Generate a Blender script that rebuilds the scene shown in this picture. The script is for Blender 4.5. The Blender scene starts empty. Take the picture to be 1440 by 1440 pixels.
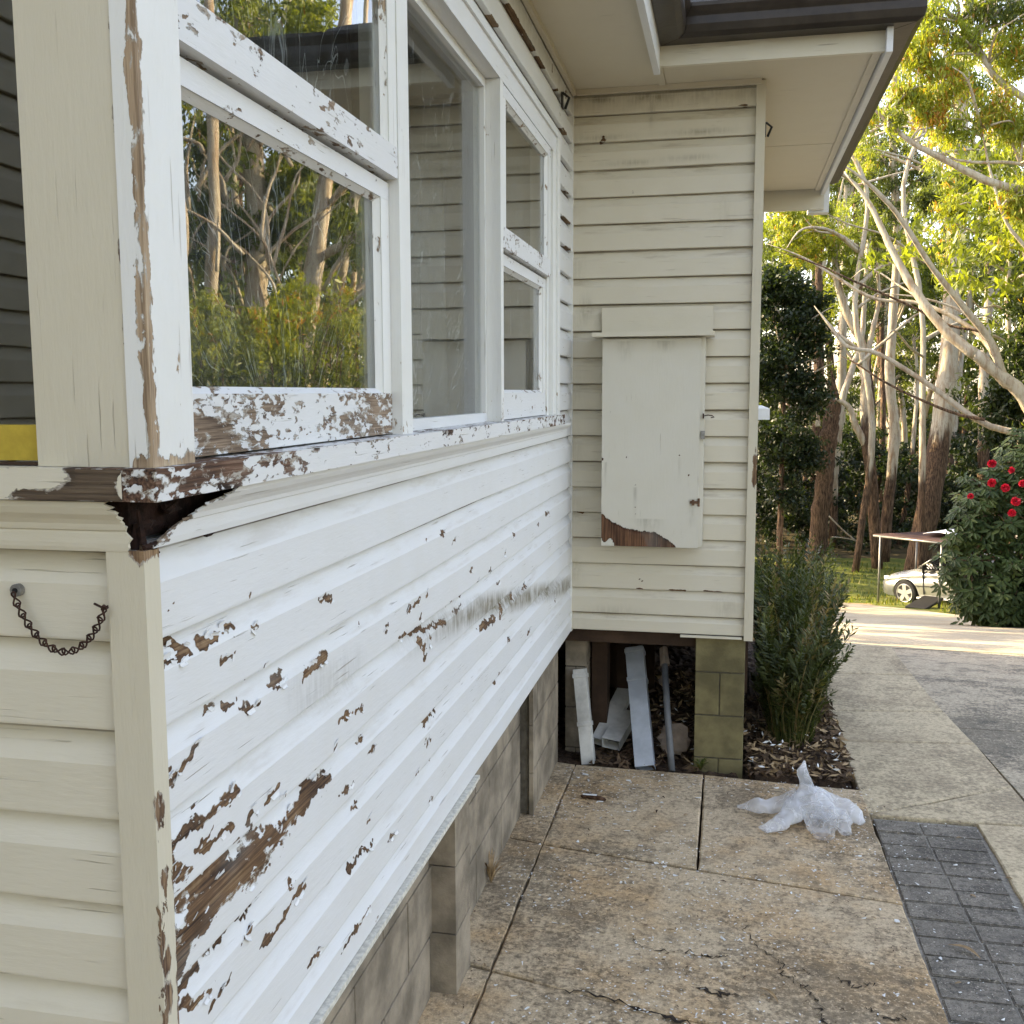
import bpy, math, random
import numpy as np
from mathutils import Vector, Matrix

random.seed(7)
RNG = np.random.default_rng(11)
scene = bpy.context.scene
COL = scene.collection

# ------------------------------------------------------------------ camera
CAM = np.array([0.696, -1.12, 1.70])
FPX = 1442.0
YAW, PITCH, ROLL = math.radians(11.94), math.radians(6.63), math.radians(0.175)
def cam_axes():
    cy, sy = math.cos(YAW), math.sin(YAW)
    f = np.array([-sy*math.cos(PITCH), cy*math.cos(PITCH), -math.sin(PITCH)])
    r = np.array([cy, sy, 0.0])
    d = np.cross(f, r)
    return r*math.cos(ROLL)+d*math.sin(ROLL), -r*math.sin(ROLL)+d*math.cos(ROLL), f
AR, AD, AF = cam_axes()
cam_data = bpy.data.cameras.new('camera')
cam_data.sensor_width = 36.0
cam_data.lens = 36.0*FPX/1440.0
cam_data.clip_start = 0.02
cam_data.clip_end = 2000.0
cam = bpy.data.objects.new('camera', cam_data)
COL.objects.link(cam)
m = Matrix.Identity(4)
for i in range(3):
    m[i][0] = AR[i]; m[i][1] = -AD[i]; m[i][2] = -AF[i]; m[i][3] = CAM[i]
cam.matrix_world = m
scene.camera = cam

# ------------------------------------------------------------------ sky, sun, exposure
SUN_EL = math.radians(30.0)
SUN_AZ = Vector((-0.93, 0.34, 0.0)).normalized()      # horizontal direction towards the sun
world = bpy.data.worlds.new('World')
scene.world = world
world.use_nodes = True
wn = world.node_tree.nodes; wl = world.node_tree.links
wn.clear()
sky = wn.new('ShaderNodeTexSky')
sky.sky_type = 'NISHITA'
sky.sun_disc = False
sky.sun_elevation = SUN_EL
sky.sun_rotation = math.atan2(SUN_AZ.x, SUN_AZ.y)
sky.air_density = 1.0; sky.dust_density = 2.0; sky.ozone_density = 1.0
bg = wn.new('ShaderNodeBackground'); bg.inputs['Strength'].default_value = 0.15
wo = wn.new('ShaderNodeOutputWorld')
# thin high cloud: the blue of the clear sky is washed out towards a warm white
hsv = wn.new('ShaderNodeHueSaturation'); hsv.inputs['Saturation'].default_value = 0.80
wl.new(sky.outputs['Color'], hsv.inputs['Color'])
tintn = wn.new('ShaderNodeMix'); tintn.data_type = 'RGBA'; tintn.blend_type = 'MULTIPLY'; tintn.inputs[0].default_value = 1.0
tintn.inputs[7].default_value = (1.10, 0.985, 0.925, 1)
wl.new(hsv.outputs['Color'], tintn.inputs[6])
wl.new(tintn.outputs[2], bg.inputs['Color'])
wl.new(bg.outputs['Background'], wo.inputs['Surface'])
sun_data = bpy.data.lights.new('sun', 'SUN')
sun_data.energy = 3.2; sun_data.angle = math.radians(0.5); sun_data.color = (1.0, 0.79, 0.46)
sun = bpy.data.objects.new('sun', sun_data); COL.objects.link(sun)
sd = Vector((SUN_AZ.x*math.cos(SUN_EL), SUN_AZ.y*math.cos(SUN_EL), math.sin(SUN_EL)))
sun.rotation_euler = sd.to_track_quat('Z', 'Y').to_euler()
sun.location = (-20, 10, 30)
vs = scene.view_settings
vs.view_transform = 'Standard'; vs.look = 'None'; vs.gamma = 1.0; vs.use_curve_mapping = False
vs.exposure = 2.66

# ------------------------------------------------------------------ helpers
def at(px, py, d):
    """world point at forward distance d (metres) along the sight line of a photograph pixel"""
    v = AF + AR*((px-720.0)/FPX) + AD*((py-720.0)/FPX)
    return CAM + v*d
def atm(px, py, d):
    """the same for a point seen mirrored in the window wall (x = 0)"""
    p = at(px, py, d); return np.array([-p[0], p[1], p[2]])
GY = [-400, 4.4, 6.5, 10, 20, 27, 36, 60, 400]
GZ = [0, 0, -0.14, -0.75, -2.62, -3.72, -4.2, -4.55, -5.0]
def H(x, y):
    z = 0.0
    for o in (-0.9, -0.3, 0.3, 0.9): z = z + np.interp(np.asarray(y, float)+o, GY, GZ)*0.25
    return z

class MB:
    """collects geometry for ONE mesh object"""
    def __init__(s): s.v = []; s.f = []; s.n = 0; s.a = {}
    def add(s, V, F, **attr):
        V = np.asarray(V, float).reshape(-1, 3)
        s.v.append(V)
        if isinstance(F, np.ndarray): s.f.append(F+s.n)
        else: s.f.append([tuple(i+s.n for i in f) for f in F])
        for k in set(list(attr)+list(s.a)):
            s.a.setdefault(k, [np.zeros(s.n)] if s.n else [])
            val = attr.get(k, 0.0)
            s.a[k].append(np.broadcast_to(np.asarray(val, float), (len(V),)).copy())
        s.n += len(V)
        return s
    def box(s, x0, x1, y0, y1, z0, z1, **at_):
        V = [(x0,y0,z0),(x1,y0,z0),(x1,y1,z0),(x0,y1,z0),(x0,y0,z1),(x1,y0,z1),(x1,y1,z1),(x0,y1,z1)]
        return s.add(V, [(0,3,2,1),(4,5,6,7),(0,1,5,4),(1,2,6,5),(2,3,7,6),(3,0,4,7)], **at_)
    def obox(s, c, ax, ay, az, **at_):
        """box from centre and three half-axis vectors"""
        c = np.asarray(c, float); ax, ay, az = (np.asarray(q, float) for q in (ax, ay, az))
        V = [c+i*ax+j*ay+k*az for k in (-1,1) for (i,j) in ((-1,-1),(1,-1),(1,1),(-1,1))]
        return s.add(V, [(0,3,2,1),(4,5,6,7),(0,1,5,4),(1,2,6,5),(2,3,7,6),(3,0,4,7)], **at_)
    def prism(s, poly, d0, d1, axis, **at_):
        """polygon (list of 2D) extruded along an axis; axis 0: (y,z), 1: (x,z), 2: (x,y)"""
        n = len(poly); V = []
        for d in (d0, d1):
            for (a, b) in poly: V.append({0:(d,a,b), 1:(a,d,b), 2:(a,b,d)}[axis])
        F = [tuple(range(n))[::-1], tuple(range(n, 2*n))]
        for i in range(n): F.append((i, (i+1)%n, n+(i+1)%n, n+i))
        return s.add(V, F, **at_)
    def tube(s, P, R, n=8, cap=True, jitter=0.0, **at_):
        P = np.asarray(P, float); R = np.broadcast_to(np.asarray(R, float), (len(P),))
        T = np.gradient(P, axis=0); T /= np.linalg.norm(T, axis=1)[:, None]+1e-9
        up = np.array([0.3, 0.2, 1.0]) if abs(T[0][2]) < 0.9 else np.array([1.0, 0.2, 0.0])
        V = []; U = None
        for p, t, r in zip(P, T, R):
            if U is None: U = up-t*np.dot(up, t)
            else: U = U-t*np.dot(U, t)
            U = U/np.linalg.norm(U); W = np.cross(t, U)
            for k in range(n):
                a = 2*math.pi*k/n; rr = r*(1+jitter*(RNG.random()-.5))
                V.append(p+U*math.cos(a)*rr+W*math.sin(a)*rr)
        F = []
        for i in range(len(P)-1):
            for k in range(n): F.append((i*n+k, i*n+(k+1)%n, (i+1)*n+(k+1)%n, (i+1)*n+k))
        if cap: F += [tuple(range(n))[::-1], tuple(range((len(P)-1)*n, len(P)*n))]
        kw = {k: (np.repeat(v, n) if np.ndim(v) else v) for k, v in at_.items()}
        return s.add(V, F, **kw)
    def grid(s, G, flip=False, **at_):
        """G: (m,n,3) array of points"""
        G = np.asarray(G, float); mm, nn = G.shape[:2]
        i = np.arange(mm*nn).reshape(mm, nn)
        F = np.stack([i[:-1,:-1], i[1:,:-1], i[1:,1:], i[:-1,1:]], -1).reshape(-1, 4)
        if flip: F = F[:, ::-1].copy()
        return s.add(G.reshape(-1, 3), F, **at_)
    def gbox(s, x0, x1, y0, y1, z0, z1, res=0.02, **fn):
        """box with gridded faces so that attributes (constants or functions of the points) can vary over it"""
        lo = np.array([x0, y0, z0]); hi = np.array([x1, y1, z1])
        for ax in range(3):
            o1, o2 = [k for k in range(3) if k != ax]
            n1 = max(2, int((hi[o1]-lo[o1])/res)+2); n2 = max(2, int((hi[o2]-lo[o2])/res)+2)
            A, B = np.meshgrid(np.linspace(lo[o1], hi[o1], n1), np.linspace(lo[o2], hi[o2], n2), indexing='ij')
            for side, c in ((0, lo[ax]), (1, hi[ax])):
                G = np.zeros(A.shape+(3,)); G[..., ax] = c; G[..., o1] = A; G[..., o2] = B
                P = G.reshape(-1, 3)
                s.grid(G, flip=(side == 0) ^ (ax == 1), **{k: (f(P) if callable(f) else f) for k, f in fn.items()})
        return s
    def build(s, name, mat, parent=None, smooth=False, bevel=0.0, mats=None):
        me = bpy.data.meshes.new(name)
        V = np.concatenate(s.v) if s.v else np.zeros((0, 3))
        loops = []; tot = []
        for F in s.f:
            if isinstance(F, np.ndarray):
                loops.append(F.ravel()); tot.append(np.full(len(F), F.shape[1]))
            else:
                loops.append(np.fromiter((i for f in F for i in f), int)); tot.append(np.array([len(f) for f in F]))
        L = np.concatenate(loops); Tn = np.concatenate(tot)
        me.vertices.add(len(V)); me.vertices.foreach_set('co', V.ravel())
        me.loops.add(len(L)); me.loops.foreach_set('vertex_index', L.astype(np.int32))
        me.polygons.add(len(Tn))
        st = np.concatenate([[0], np.cumsum(Tn)[:-1]])
        me.polygons.foreach_set('loop_start', st.astype(np.int32))
        me.polygons.foreach_set('loop_total', Tn.astype(np.int32))
        me.polygons.foreach_set('use_smooth', np.full(len(Tn), smooth, bool))
        for k, v in s.a.items():
            at_ = me.attributes.new(k, 'FLOAT', 'POINT'); at_.data.foreach_set('value', np.concatenate(v).astype(np.float32))
        me.update(calc_edges=True); me.validate()
        if mat: me.materials.append(mat)
        o = bpy.data.objects.new(name, me); COL.objects.link(o)
        if parent: at_root(o, parent)
        if bevel:
            b = o.modifiers.new('bevel', 'BEVEL'); b.width = bevel; b.segments = 2; b.limit_method = 'ANGLE'
        return o

def tag(o, label=None, cat=None, group=None, kind=None):
    if label: o['label'] = label
    if cat: o['category'] = cat
    if group: o['group'] = group
    if kind: o['kind'] = kind
    return o
def empty(name, loc=(0, 0, 0), **kw):
    o = bpy.data.objects.new(name, None); COL.objects.link(o); o.location = loc
    o.empty_display_size = 0.1
    bpy.context.view_layer.update()
    return tag(o, **kw)
def at_root(o, root):
    """parent o (built in world coordinates) to root keeping its place"""
    o.parent = root
    if root.type == 'EMPTY': o.matrix_parent_inverse = Matrix.Translation(root.location).inverted()
    return o
def spline(P, n):
    """smooth resample of a polyline (Catmull-Rom)"""
    P = np.asarray(P, float); m_ = len(P)
    if m_ == 2: return P[0]+(P[1]-P[0])*np.linspace(0, 1, n)[:, None]
    Q = np.vstack([2*P[0]-P[1], P, 2*P[-1]-P[-2]])
    out = []
    for t in np.linspace(0, m_-1-1e-6, n):
        i = int(t); u = t-i; p0, p1, p2, p3 = Q[i:i+4]
        out.append(0.5*(2*p1+(p2-p0)*u+(2*p0-5*p1+4*p2-p3)*u*u+(3*p1-p0-3*p2+p3)*u**3))
    return np.array(out)

# ------------------------------------------------------------------ materials
class NT:
    def __init__(s, name):
        s.m = bpy.data.materials.new(name); s.m.use_nodes = True
        s.t = s.m.node_tree; s.t.nodes.clear()
        s.out = s.n('ShaderNodeOutputMaterial')
    def n(s, kind, **kw):
        q = s.t.nodes.new(kind)
        for k, v in kw.items(): setattr(q, k, v)
        return q
    def l(s, a, b): s.t.links.new(a, b)
    def setin(s, sock, v):
        if isinstance(v, bpy.types.NodeSocket): s.l(v, sock)
        else: sock.default_value = v
    def math(s, op, a, b=0.0, c=None, clamp=False):
        q = s.n('ShaderNodeMath', operation=op, use_clamp=clamp)
        s.setin(q.inputs[0], a); s.setin(q.inputs[1], b)
        if c is not None: s.setin(q.inputs[2], c)
        return q.outputs[0]
    def pos(s): return s.n('ShaderNodeNewGeometry').outputs['Position']
    def objc(s): return s.n('ShaderNodeTexCoord').outputs['Object']
    def mapv(s, v, scale=(1,1,1), loc=(0,0,0), rot=(0,0,0)):
        q = s.n('ShaderNodeMapping'); s.l(v, q.inputs['Vector'])
        q.inputs['Scale'].default_value = scale; q.inputs['Location'].default_value = loc; q.inputs['Rotation'].default_value = rot
        return q.outputs[0]
    def noise(s, v, scale, detail=4.0, rough=0.55, dist=0.0):
        q = s.n('ShaderNodeTexNoise'); s.l(v, q.inputs['Vector'])
        q.inputs['Scale'].default_value = scale; q.inputs['Detail'].default_value = detail
        q.inputs['Roughness'].default_value = rough; q.inputs['Distortion'].default_value = dist
        return q.outputs['Fac']
    def voro(s, v, scale, feature='F1', out='Distance'):
        q = s.n('ShaderNodeTexVoronoi', feature=feature); s.l(v, q.inputs['Vector']); q.inputs['Scale'].default_value = scale
        return q.outputs[out]
    def attr(s, name): return s.n('ShaderNodeAttribute', attribute_name=name).outputs['Fac']
    def step(s, v, a, b, o0=0.0, o1=1.0):
        q = s.n('ShaderNodeMapRange', interpolation_type='SMOOTHSTEP'); s.setin(q.inputs[0], v)
        q.inputs[1].default_value = a; q.inputs[2].default_value = b; q.inputs[3].default_value = o0; q.inputs[4].default_value = o1
        return q.outputs[0]
    def ramp(s, v, stops):
        q = s.n('ShaderNodeValToRGB'); s.setin(q.inputs[0], v)
        e = q.color_ramp.elements
        while len(e) < len(stops): e.new(0.5)
        for el, (p, c) in zip(e, stops): el.position = p; el.color = (*c, 1)
        return q.outputs[0]
    def mix(s, f, a, b, mode='MIX'):
        q = s.n('ShaderNodeMix', data_type='RGBA', blend_type=mode)
        s.setin(q.inputs[0], f)
        for sock, v in ((q.inputs[6], a), (q.inputs[7], b)):
            s.setin(sock, v if isinstance(v, bpy.types.NodeSocket) else (*v, 1))
        return q.outputs[2]
    def bump(s, h, strength=0.3, dist=0.01, normal=None):
        q = s.n('ShaderNodeBump'); s.l(h, q.inputs['Height']); q.inputs['Strength'].default_value = strength
        q.inputs['Distance'].default_value = dist
        if normal: s.l(normal, q.inputs['Normal'])
        return q.outputs[0]
    def bsdf(s, color, rough=0.7, normal=None, spec=0.3, metal=0.0, **kw):
        q = s.n('ShaderNodeBsdfPrincipled')
        s.setin(q.inputs['Base Color'], color if isinstance(color, bpy.types.NodeSocket) else (*color, 1))
        s.setin(q.inputs['Roughness'], rough); s.setin(q.inputs['Specular IOR Level'], spec); s.setin(q.inputs['Metallic'], metal)
        if normal: s.l(normal, q.inputs['Normal'])
        return q.outputs[0]
    def done(s, shader): s.l(shader, s.out.inputs['Surface']); return s.m

def paint_material(name, axis, base=(0.74, 0.735, 0.70), wear=0.0, wood=((0.030,0.017,0.010),(0.135,0.075,0.036),(0.31,0.205,0.11)), dust=0.25, amp=1.9, gloss=0.45, joint=0.62):
    """old oil paint on timber; grain runs along axis. Attributes: peel (0 none, 1 edge, 2 bare), stain (mould), bev (dust ledge)"""
    t = NT(name); p = t.pos()
    st = [1.0, 1.0, 1.0]; st[axis] = 0.16
    g = t.mapv(p, tuple(st))
    st2 = [1.0, 1.0, 1.0]; st2[axis] = 0.03
    g2 = t.mapv(p, tuple(st2))
    st3 = [1.0, 1.0, 1.0]; st3[axis] = 0.42
    g3 = t.mapv(p, tuple(st3))
    n1 = t.noise(g3, 75.0, 5.0, 0.62, 0.4)
    n2 = t.noise(g3, 24.0, 4.0, 0.6)
    pe = t.attr('peel')
    val = t.math('ADD', t.math('ADD', pe, -1.0), t.math('MULTIPLY', t.math('ADD', n1, -0.5), amp))
    val = t.math('ADD', val, t.math('MULTIPLY', t.math('ADD', n2, -0.52), amp*0.9))
    m1 = t.step(val, -0.02, 0.05)
    # stray small chips where wear is present
    n3 = t.noise(t.mapv(p, tuple(st3), loc=(3.1, 7.7, 1.3)), 42.0, 4.0, 0.55)
    m2 = t.step(n3, 0.80-wear, 0.815-wear)
    mask = t.math('MAXIMUM', m1, m2)
    # timber colour
    w1 = t.noise(g2, 260.0, 4.0, 0.6); w2 = t.noise(g3, 16.0, 3.0)
    wv = t.math('ADD', t.math('MULTIPLY', w1, 0.75), t.math('MULTIPLY', w2, 0.45))
    wv = t.math('ADD', wv, t.math('MULTIPLY', t.math('MINIMUM', t.math('MAXIMUM', t.math('ADD', pe, -1.25), 0.0), 0.6), 0.22))
    wc = t.ramp(wv, [(0.46, wood[0]), (0.66, wood[1]), (0.88, wood[2])])
    # paint colour: mottled, dusty ledges, mould
    mott = t.noise(p, 6.0, 5.0, 0.6)
    dirtn = t.noise(g, 30.0, 5.0, 0.65)
    c = t.mix(t.step(mott, 0.35, 0.75, 0.0, 0.30), base, tuple(b*k for b, k in zip(base, (0.92, 0.90, 0.84))))
    dn = t.math('MULTIPLY', t.step(dirtn, 0.48, 0.72), t.math('MULTIPLY', t.attr('bev'), dust))
    c = t.mix(dn, c, (0.33, 0.27, 0.18))
    sm = t.noise(t.mapv(p, (1.0, 1.0, 0.12)), 110.0, 3.0, 0.6)
    sn = t.noise(p, 14.0, 4.0, 0.6)
    sf = t.math('MULTIPLY', t.attr('stain'), t.math('MULTIPLY', t.step(sm, 0.30, 0.62, 0.35, 1.0), t.step(sn, 0.30, 0.6, 0.35, 1.0)), clamp=True)
    c = t.mix(sf, c, (0.125, 0.10, 0.045))
    # brown dirt plus painted shade under the lip of the board above
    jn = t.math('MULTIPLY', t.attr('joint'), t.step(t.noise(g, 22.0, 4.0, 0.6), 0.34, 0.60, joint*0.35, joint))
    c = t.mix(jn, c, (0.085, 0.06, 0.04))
    # fine checks along the grain
    ck = t.noise(g2, 190.0, 3.0, 0.5)
    ckl = t.math('MULTIPLY', t.step(ck, 0.66, 0.72), t.step(t.noise(p, 5.0, 3.0), 0.42, 0.62))
    c = t.mix(t.math('MULTIPLY', ckl, 0.55), c, (0.30, 0.25, 0.18))
    gw = t.step(t.noise(g3, 9.0, 3.0, 0.6), 0.52, 0.70, 0.0, 0.42)
    wc = t.mix(gw, wc, t.mix(w1, tuple(x*0.55 for x in (0.20, 0.18, 0.155)), (0.26, 0.24, 0.21)))
    # a thin rim of old primer round the bare timber
    rim = t.math('MULTIPLY', mask, t.math('MULTIPLY', t.step(val, 0.20, 0.08), t.step(t.noise(g3, 50.0, 3.0), 0.48, 0.56)))
    wc = t.mix(rim, wc, (0.40, 0.36, 0.30))
    col = t.mix(mask, c, wc)
    hgt = t.math('ADD', t.math('MULTIPLY', mask, -1.0), t.math('MULTIPLY', t.noise(g, 130.0, 4.0, 0.6), 0.30))
    hgt = t.math('ADD', hgt, t.math('MULTIPLY', ckl, -0.5))
    hgt = t.math('ADD', hgt, t.math('MULTIPLY', t.math('MULTIPLY', w1, mask), 0.8))
    nr = t.bump(hgt, 0.85, 0.003)
    ro = t.math('ADD', gloss, t.math('MULTIPLY', mask, 0.42))
    return t.done(t.bsdf(col, ro, nr, 0.35))

WHITE = (0.68, 0.68, 0.67)
SHADED_WHITE = (0.63, 0.582, 0.465)  # house white with the warm shade of the -y faces put into the colour
M = {}
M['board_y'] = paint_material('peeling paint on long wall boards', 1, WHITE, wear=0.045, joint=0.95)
M['board_w'] = paint_material('old paint toned darker and warmer on the other wing', 1, (0.52, 0.47, 0.36))  # house white darkened and warmed to cancel blue sky light in its reflection
M['board_x'] = paint_material('white paint toned for shade on end wall boards', 0, SHADED_WHITE, dust=0.5)
M['trim_z'] = paint_material('flaking paint on upright trim', 2, (0.73, 0.725, 0.69), wear=0.02, wood=((0.19,0.13,0.08),(0.42,0.31,0.20),(0.56,0.45,0.31)))
M['trim_y'] = paint_material('flaking paint on rails', 1, WHITE, wear=0.04, wood=((0.08,0.052,0.034),(0.27,0.195,0.13),(0.42,0.33,0.235)), amp=1.5)
M['trim_x'] = paint_material('flaking paint on cross trim', 0, SHADED_WHITE, wear=0.03, wood=((0.035,0.025,0.016),(0.10,0.07,0.045),(0.17,0.125,0.08)), amp=1.5)
M['trim_shaded'] = paint_material('flaking paint toned for shade on upright trim', 2, (0.585, 0.535, 0.415), wear=0.02, wood=((0.06,0.03,0.018),(0.26,0.165,0.09),(0.42,0.31,0.19)))  # warm shade of the side faces put into the upright trim colour
M['sill_y'] = paint_material('flaking paint on the sill', 1, WHITE, wear=0.05, wood=((0.02,0.012,0.008),(0.13,0.07,0.042),(0.30,0.21,0.15)), amp=1.6)
M['soffit'] = paint_material('soffit paint', 0, (0.58, 0.52, 0.40), dust=0.0, gloss=0.6)
M['box'] = paint_material('meter box paint', 2, (0.62, 0.59, 0.50), wood=((0.012,0.006,0.004),(0.075,0.034,0.016),(0.20,0.10,0.05)), amp=1.5, gloss=0.4)

def simple(name, color, rough=0.6, var=0.25, scale=8.0, bump=0.0, bscale=60.0, spec=0.3, metal=0.0):
    t = NT(name); p = t.objc()
    n = t.noise(p, scale, 5.0, 0.6)
    c = t.mix(t.step(n, 0.3, 0.72), tuple(x*(1-var) for x in color), tuple(min(1, x*(1+var*0.6)) for x in color))
    nr = t.bump(t.noise(p, bscale, 4.0, 0.6), 0.6, bump) if bump else None
    return t.done(t.bsdf(c, rough, nr, spec, metal))
M['gutter'] = simple('dark brown gutter paint', (0.035, 0.027, 0.02), 0.35, 0.3, 12, 0.001)
M['tile'] = simple('grey roof tile', (0.12, 0.125, 0.13), 0.6, 0.3, 9, 0.003)
M['block'] = simple('painted concrete block', (0.27, 0.225, 0.165), 0.88, 0.45, 7, 0.003, 120)
M['ledge'] = simple('weathered zinc ledge', (0.60, 0.575, 0.50), 0.8, 0.25, 90, 0.0005, 200)
M['sand'] = simple('jointing sand', (0.26, 0.24, 0.20), 0.95, 0.4, 60, 0.002, 200)
M['pier_block'] = simple('mossy concrete block', (0.17, 0.145, 0.07), 0.9, 0.35, 9, 0.002, 110)
M['mortar'] = simple('mortar', (0.12, 0.105, 0.08), 0.95, 0.3, 30, 0.002)
M['dark_timber'] = simple('dark stump timber', (0.055, 0.033, 0.02), 0.9, 0.4, 6, 0.002)
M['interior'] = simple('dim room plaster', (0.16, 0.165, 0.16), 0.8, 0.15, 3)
M['cloth'] = simple('black curtain cloth', (0.018, 0.018, 0.02), 0.9, 0.3, 5)
M['grey_cloth'] = simple('grey blind cloth', (0.22, 0.22, 0.21), 0.9, 0.2, 5)
M['yellow'] = simple('yellow undercoat strip', (0.55, 0.40, 0.05), 0.6, 0.2, 20, 0.001)
M['rust'] = simple('rusty chain iron', (0.055, 0.028, 0.02), 0.75, 0.4, 60, 0.0006, 300, metal=0.3)
M['steel'] = simple('galvanised washer', (0.30, 0.29, 0.27), 0.5, 0.3, 80, metal=0.6)
M['pipe_white'] = simple('grubby white downpipe', (0.54, 0.53, 0.49), 0.45, 0.35, 7)
M['pipe_blue'] = simple('bluish white downpipe', (0.43, 0.46, 0.50), 0.35, 0.25, 6)
M['pipe_grey'] = simple('grey pvc pipe', (0.16, 0.165, 0.17), 0.5, 0.3, 9)
M['black'] = simple('plain matt black', (0.012, 0.012, 0.012), 0.7, 0.2, 9)
M['rock'] = simple('pale rubble', (0.30, 0.24, 0.19), 0.9, 0.4, 7, 0.006, 30)
M['flake'] = simple('loose paint flake', (0.74, 0.74, 0.71), 0.6, 0.12, 40)
M['dead_leaf'] = simple('fallen gum leaf', (0.36, 0.25, 0.13), 0.6, 0.35, 30)
M['bark'] = simple('bark shard', (0.09, 0.05, 0.03), 0.9, 0.5, 40, 0.001)
M['bark_litter'] = simple('brown leaf litter', (0.13, 0.085, 0.05), 0.9, 0.6, 14)
M['maroon'] = simple('maroon canopy sheet', (0.040, 0.016, 0.013), 0.7, 0.3, 3)
M['white_sheet'] = simple('white cover on canopy', (0.72, 0.74, 0.76), 0.6, 0.1, 3)
M['pole'] = simple('grey steel pole', (0.22, 0.22, 0.21), 0.4, 0.2, 5, metal=0.5)
M['car_paint'] = simple('silver car paint', (0.40, 0.41, 0.405), 0.22, 0.05, 3, spec=0.6, metal=0.6)
M['car_glass'] = simple('dark car glass', (0.015, 0.018, 0.02), 0.06, 0.1, 3, spec=0.8)
M['car_trim'] = simple('black car trim', (0.02, 0.02, 0.02), 0.5, 0.2, 3)
M['tyre'] = simple('tyre rubber', (0.018, 0.018, 0.018), 0.85, 0.2, 9)
M['rim'] = simple('alloy rim', (0.62, 0.62, 0.62), 0.3, 0.05, 9, metal=0.7)
M['lamp'] = simple('headlamp lens', (0.65, 0.67, 0.68), 0.1, 0.05, 9, spec=0.8)
M['red'] = simple('crimson petals', (0.62, 0.02, 0.05), 0.55, 0.3, 30)
M['hinge'] = simple('brown hinge iron', (0.16, 0.09, 0.05), 0.7, 0.4, 60)

def concrete(name, base, dark, red, speck=0.35, scale=1.0, wear=0.5):
    t = NT(name); p = t.pos()
    n1 = t.noise(p, 2.2*scale, 6.0, 0.62); n2 = t.noise(p, 9.0*scale, 6.0, 0.68); n3 = t.noise(p, 180.0, 3.0, 0.7)
    n4 = t.noise(t.mapv(p, (1, 1, 1), loc=(5, 2, 0)), 1.3*scale, 5.0, 0.6)
    c = t.mix(t.step(n1, 0.42, 0.66), base, red)
    c = t.mix(t.math('MULTIPLY', t.step(n2, 0.46, 0.68), wear), c, dark)
    n5 = t.noise(p, 55.0, 5.0, 0.72)
    n6 = t.noise(t.mapv(p, (0.55, 1.6, 1), rot=(0, 0, 0.35)), 16.0, 5.0, 0.7)
    n4 = t.math('ADD', n4, t.math('ADD', t.math('MULTIPLY', t.math('ADD', n5, -0.5), 0.5), t.math('MULTIPLY', t.math('ADD', n6, -0.5), 0.45)))
    c = t.mix(t.math('MULTIPLY', t.step(n4, 0.47, 0.62), 0.62*wear+.14), c, tuple(x*0.62 for x in dark))
    c = t.mix(t.math('MULTIPLY', t.step(n5, 0.47, 0.64), 0.45), c, tuple(x*0.6 for x in dark))
    c = t.mix(t.math('MULTIPLY', t.step(n5, 0.46, 0.34), 0.25), c, tuple(min(1, x*1.5) for x in base))
    c = t.mix(t.math('MULTIPLY', t.step(n3, 0.52, 0.68), speck), c, tuple(x*0.45 for x in dark))
    c = t.mix(t.math('MULTIPLY', t.step(t.noise(t.mapv(p, (1,1,1), loc=(9,9,0)), 130.0, 2.0), 0.62, 0.70), speck*1.2), c, tuple(min(1, x*1.7) for x in base))
    h = t.math('ADD', t.math('MULTIPLY', n3, 0.6), t.math('ADD', n2, t.math('MULTIPLY', n5, 0.7)))
    return t.done(t.bsdf(c, 0.88, t.bump(h, 0.6, 0.006), 0.25))
M['slab'] = concrete('old concrete slab', (0.55, 0.435, 0.285), (0.17, 0.132, 0.085), (0.53, 0.365, 0.195), 0.4, 1.15, 0.7)
M['path'] = concrete('pale path concrete', (0.55, 0.455, 0.30), (0.25, 0.205, 0.14), (0.42, 0.34, 0.225), 0.25, 1.2, 0.5)
M['drive'] = concrete('stained driveway concrete', (0.46, 0.39, 0.28), (0.11, 0.10, 0.08), (0.42, 0.36, 0.26), 0.35, 0.8, 0.75)
M['drive_far'] = concrete('driveway concrete', (0.42, 0.37, 0.27), (0.30, 0.27, 0.20), (0.40, 0.33, 0.22), 0.2, 0.6, 0.4)
M['paver'] = concrete('charcoal paver', (0.235, 0.21, 0.17), (0.095, 0.087, 0.073), (0.17, 0.152, 0.125), 0.8, 2.0, 0.5)
M['soil'] = concrete('dark soil', (0.075, 0.05, 0.032), (0.03, 0.02, 0.014), (0.10, 0.065, 0.04), 0.6, 3.0, 0.8)
M['dirt'] = concrete('brown dirt track', (0.26, 0.18, 0.10), (0.14, 0.10, 0.06), (0.30, 0.20, 0.11), 0.3, 0.7, 0.5)
def lawn_mat():
    t = NT('mown grass'); p = t.pos()
    n = t.noise(p, 1.3, 5.0, 0.6); n2 = t.noise(p, 30.0, 4.0, 0.7)
    c = t.mix(t.step(n, 0.35, 0.65), (0.075, 0.10, 0.022), (0.15, 0.155, 0.035))
    c = t.mix(t.step(n2, 0.45, 0.7, 0, 0.6), c, (0.055, 0.06, 0.02))
    return t.done(t.bsdf(c, 0.9, t.bump(n2, 0.8, 0.05), 0.1))
M['lawn'] = lawn_mat()
def forest_floor():
    t = NT('forest floor'); p = t.pos()
    n = t.noise(p, 1.5, 6.0, 0.65)
    c = t.mix(t.step(n, 0.35, 0.65), (0.035, 0.03, 0.016), (0.075, 0.06, 0.03))
    return t.done(t.bsdf(c, 0.95, t.bump(n, 0.8, 0.05), 0.1))
M['floor'] = forest_floor()

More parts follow.
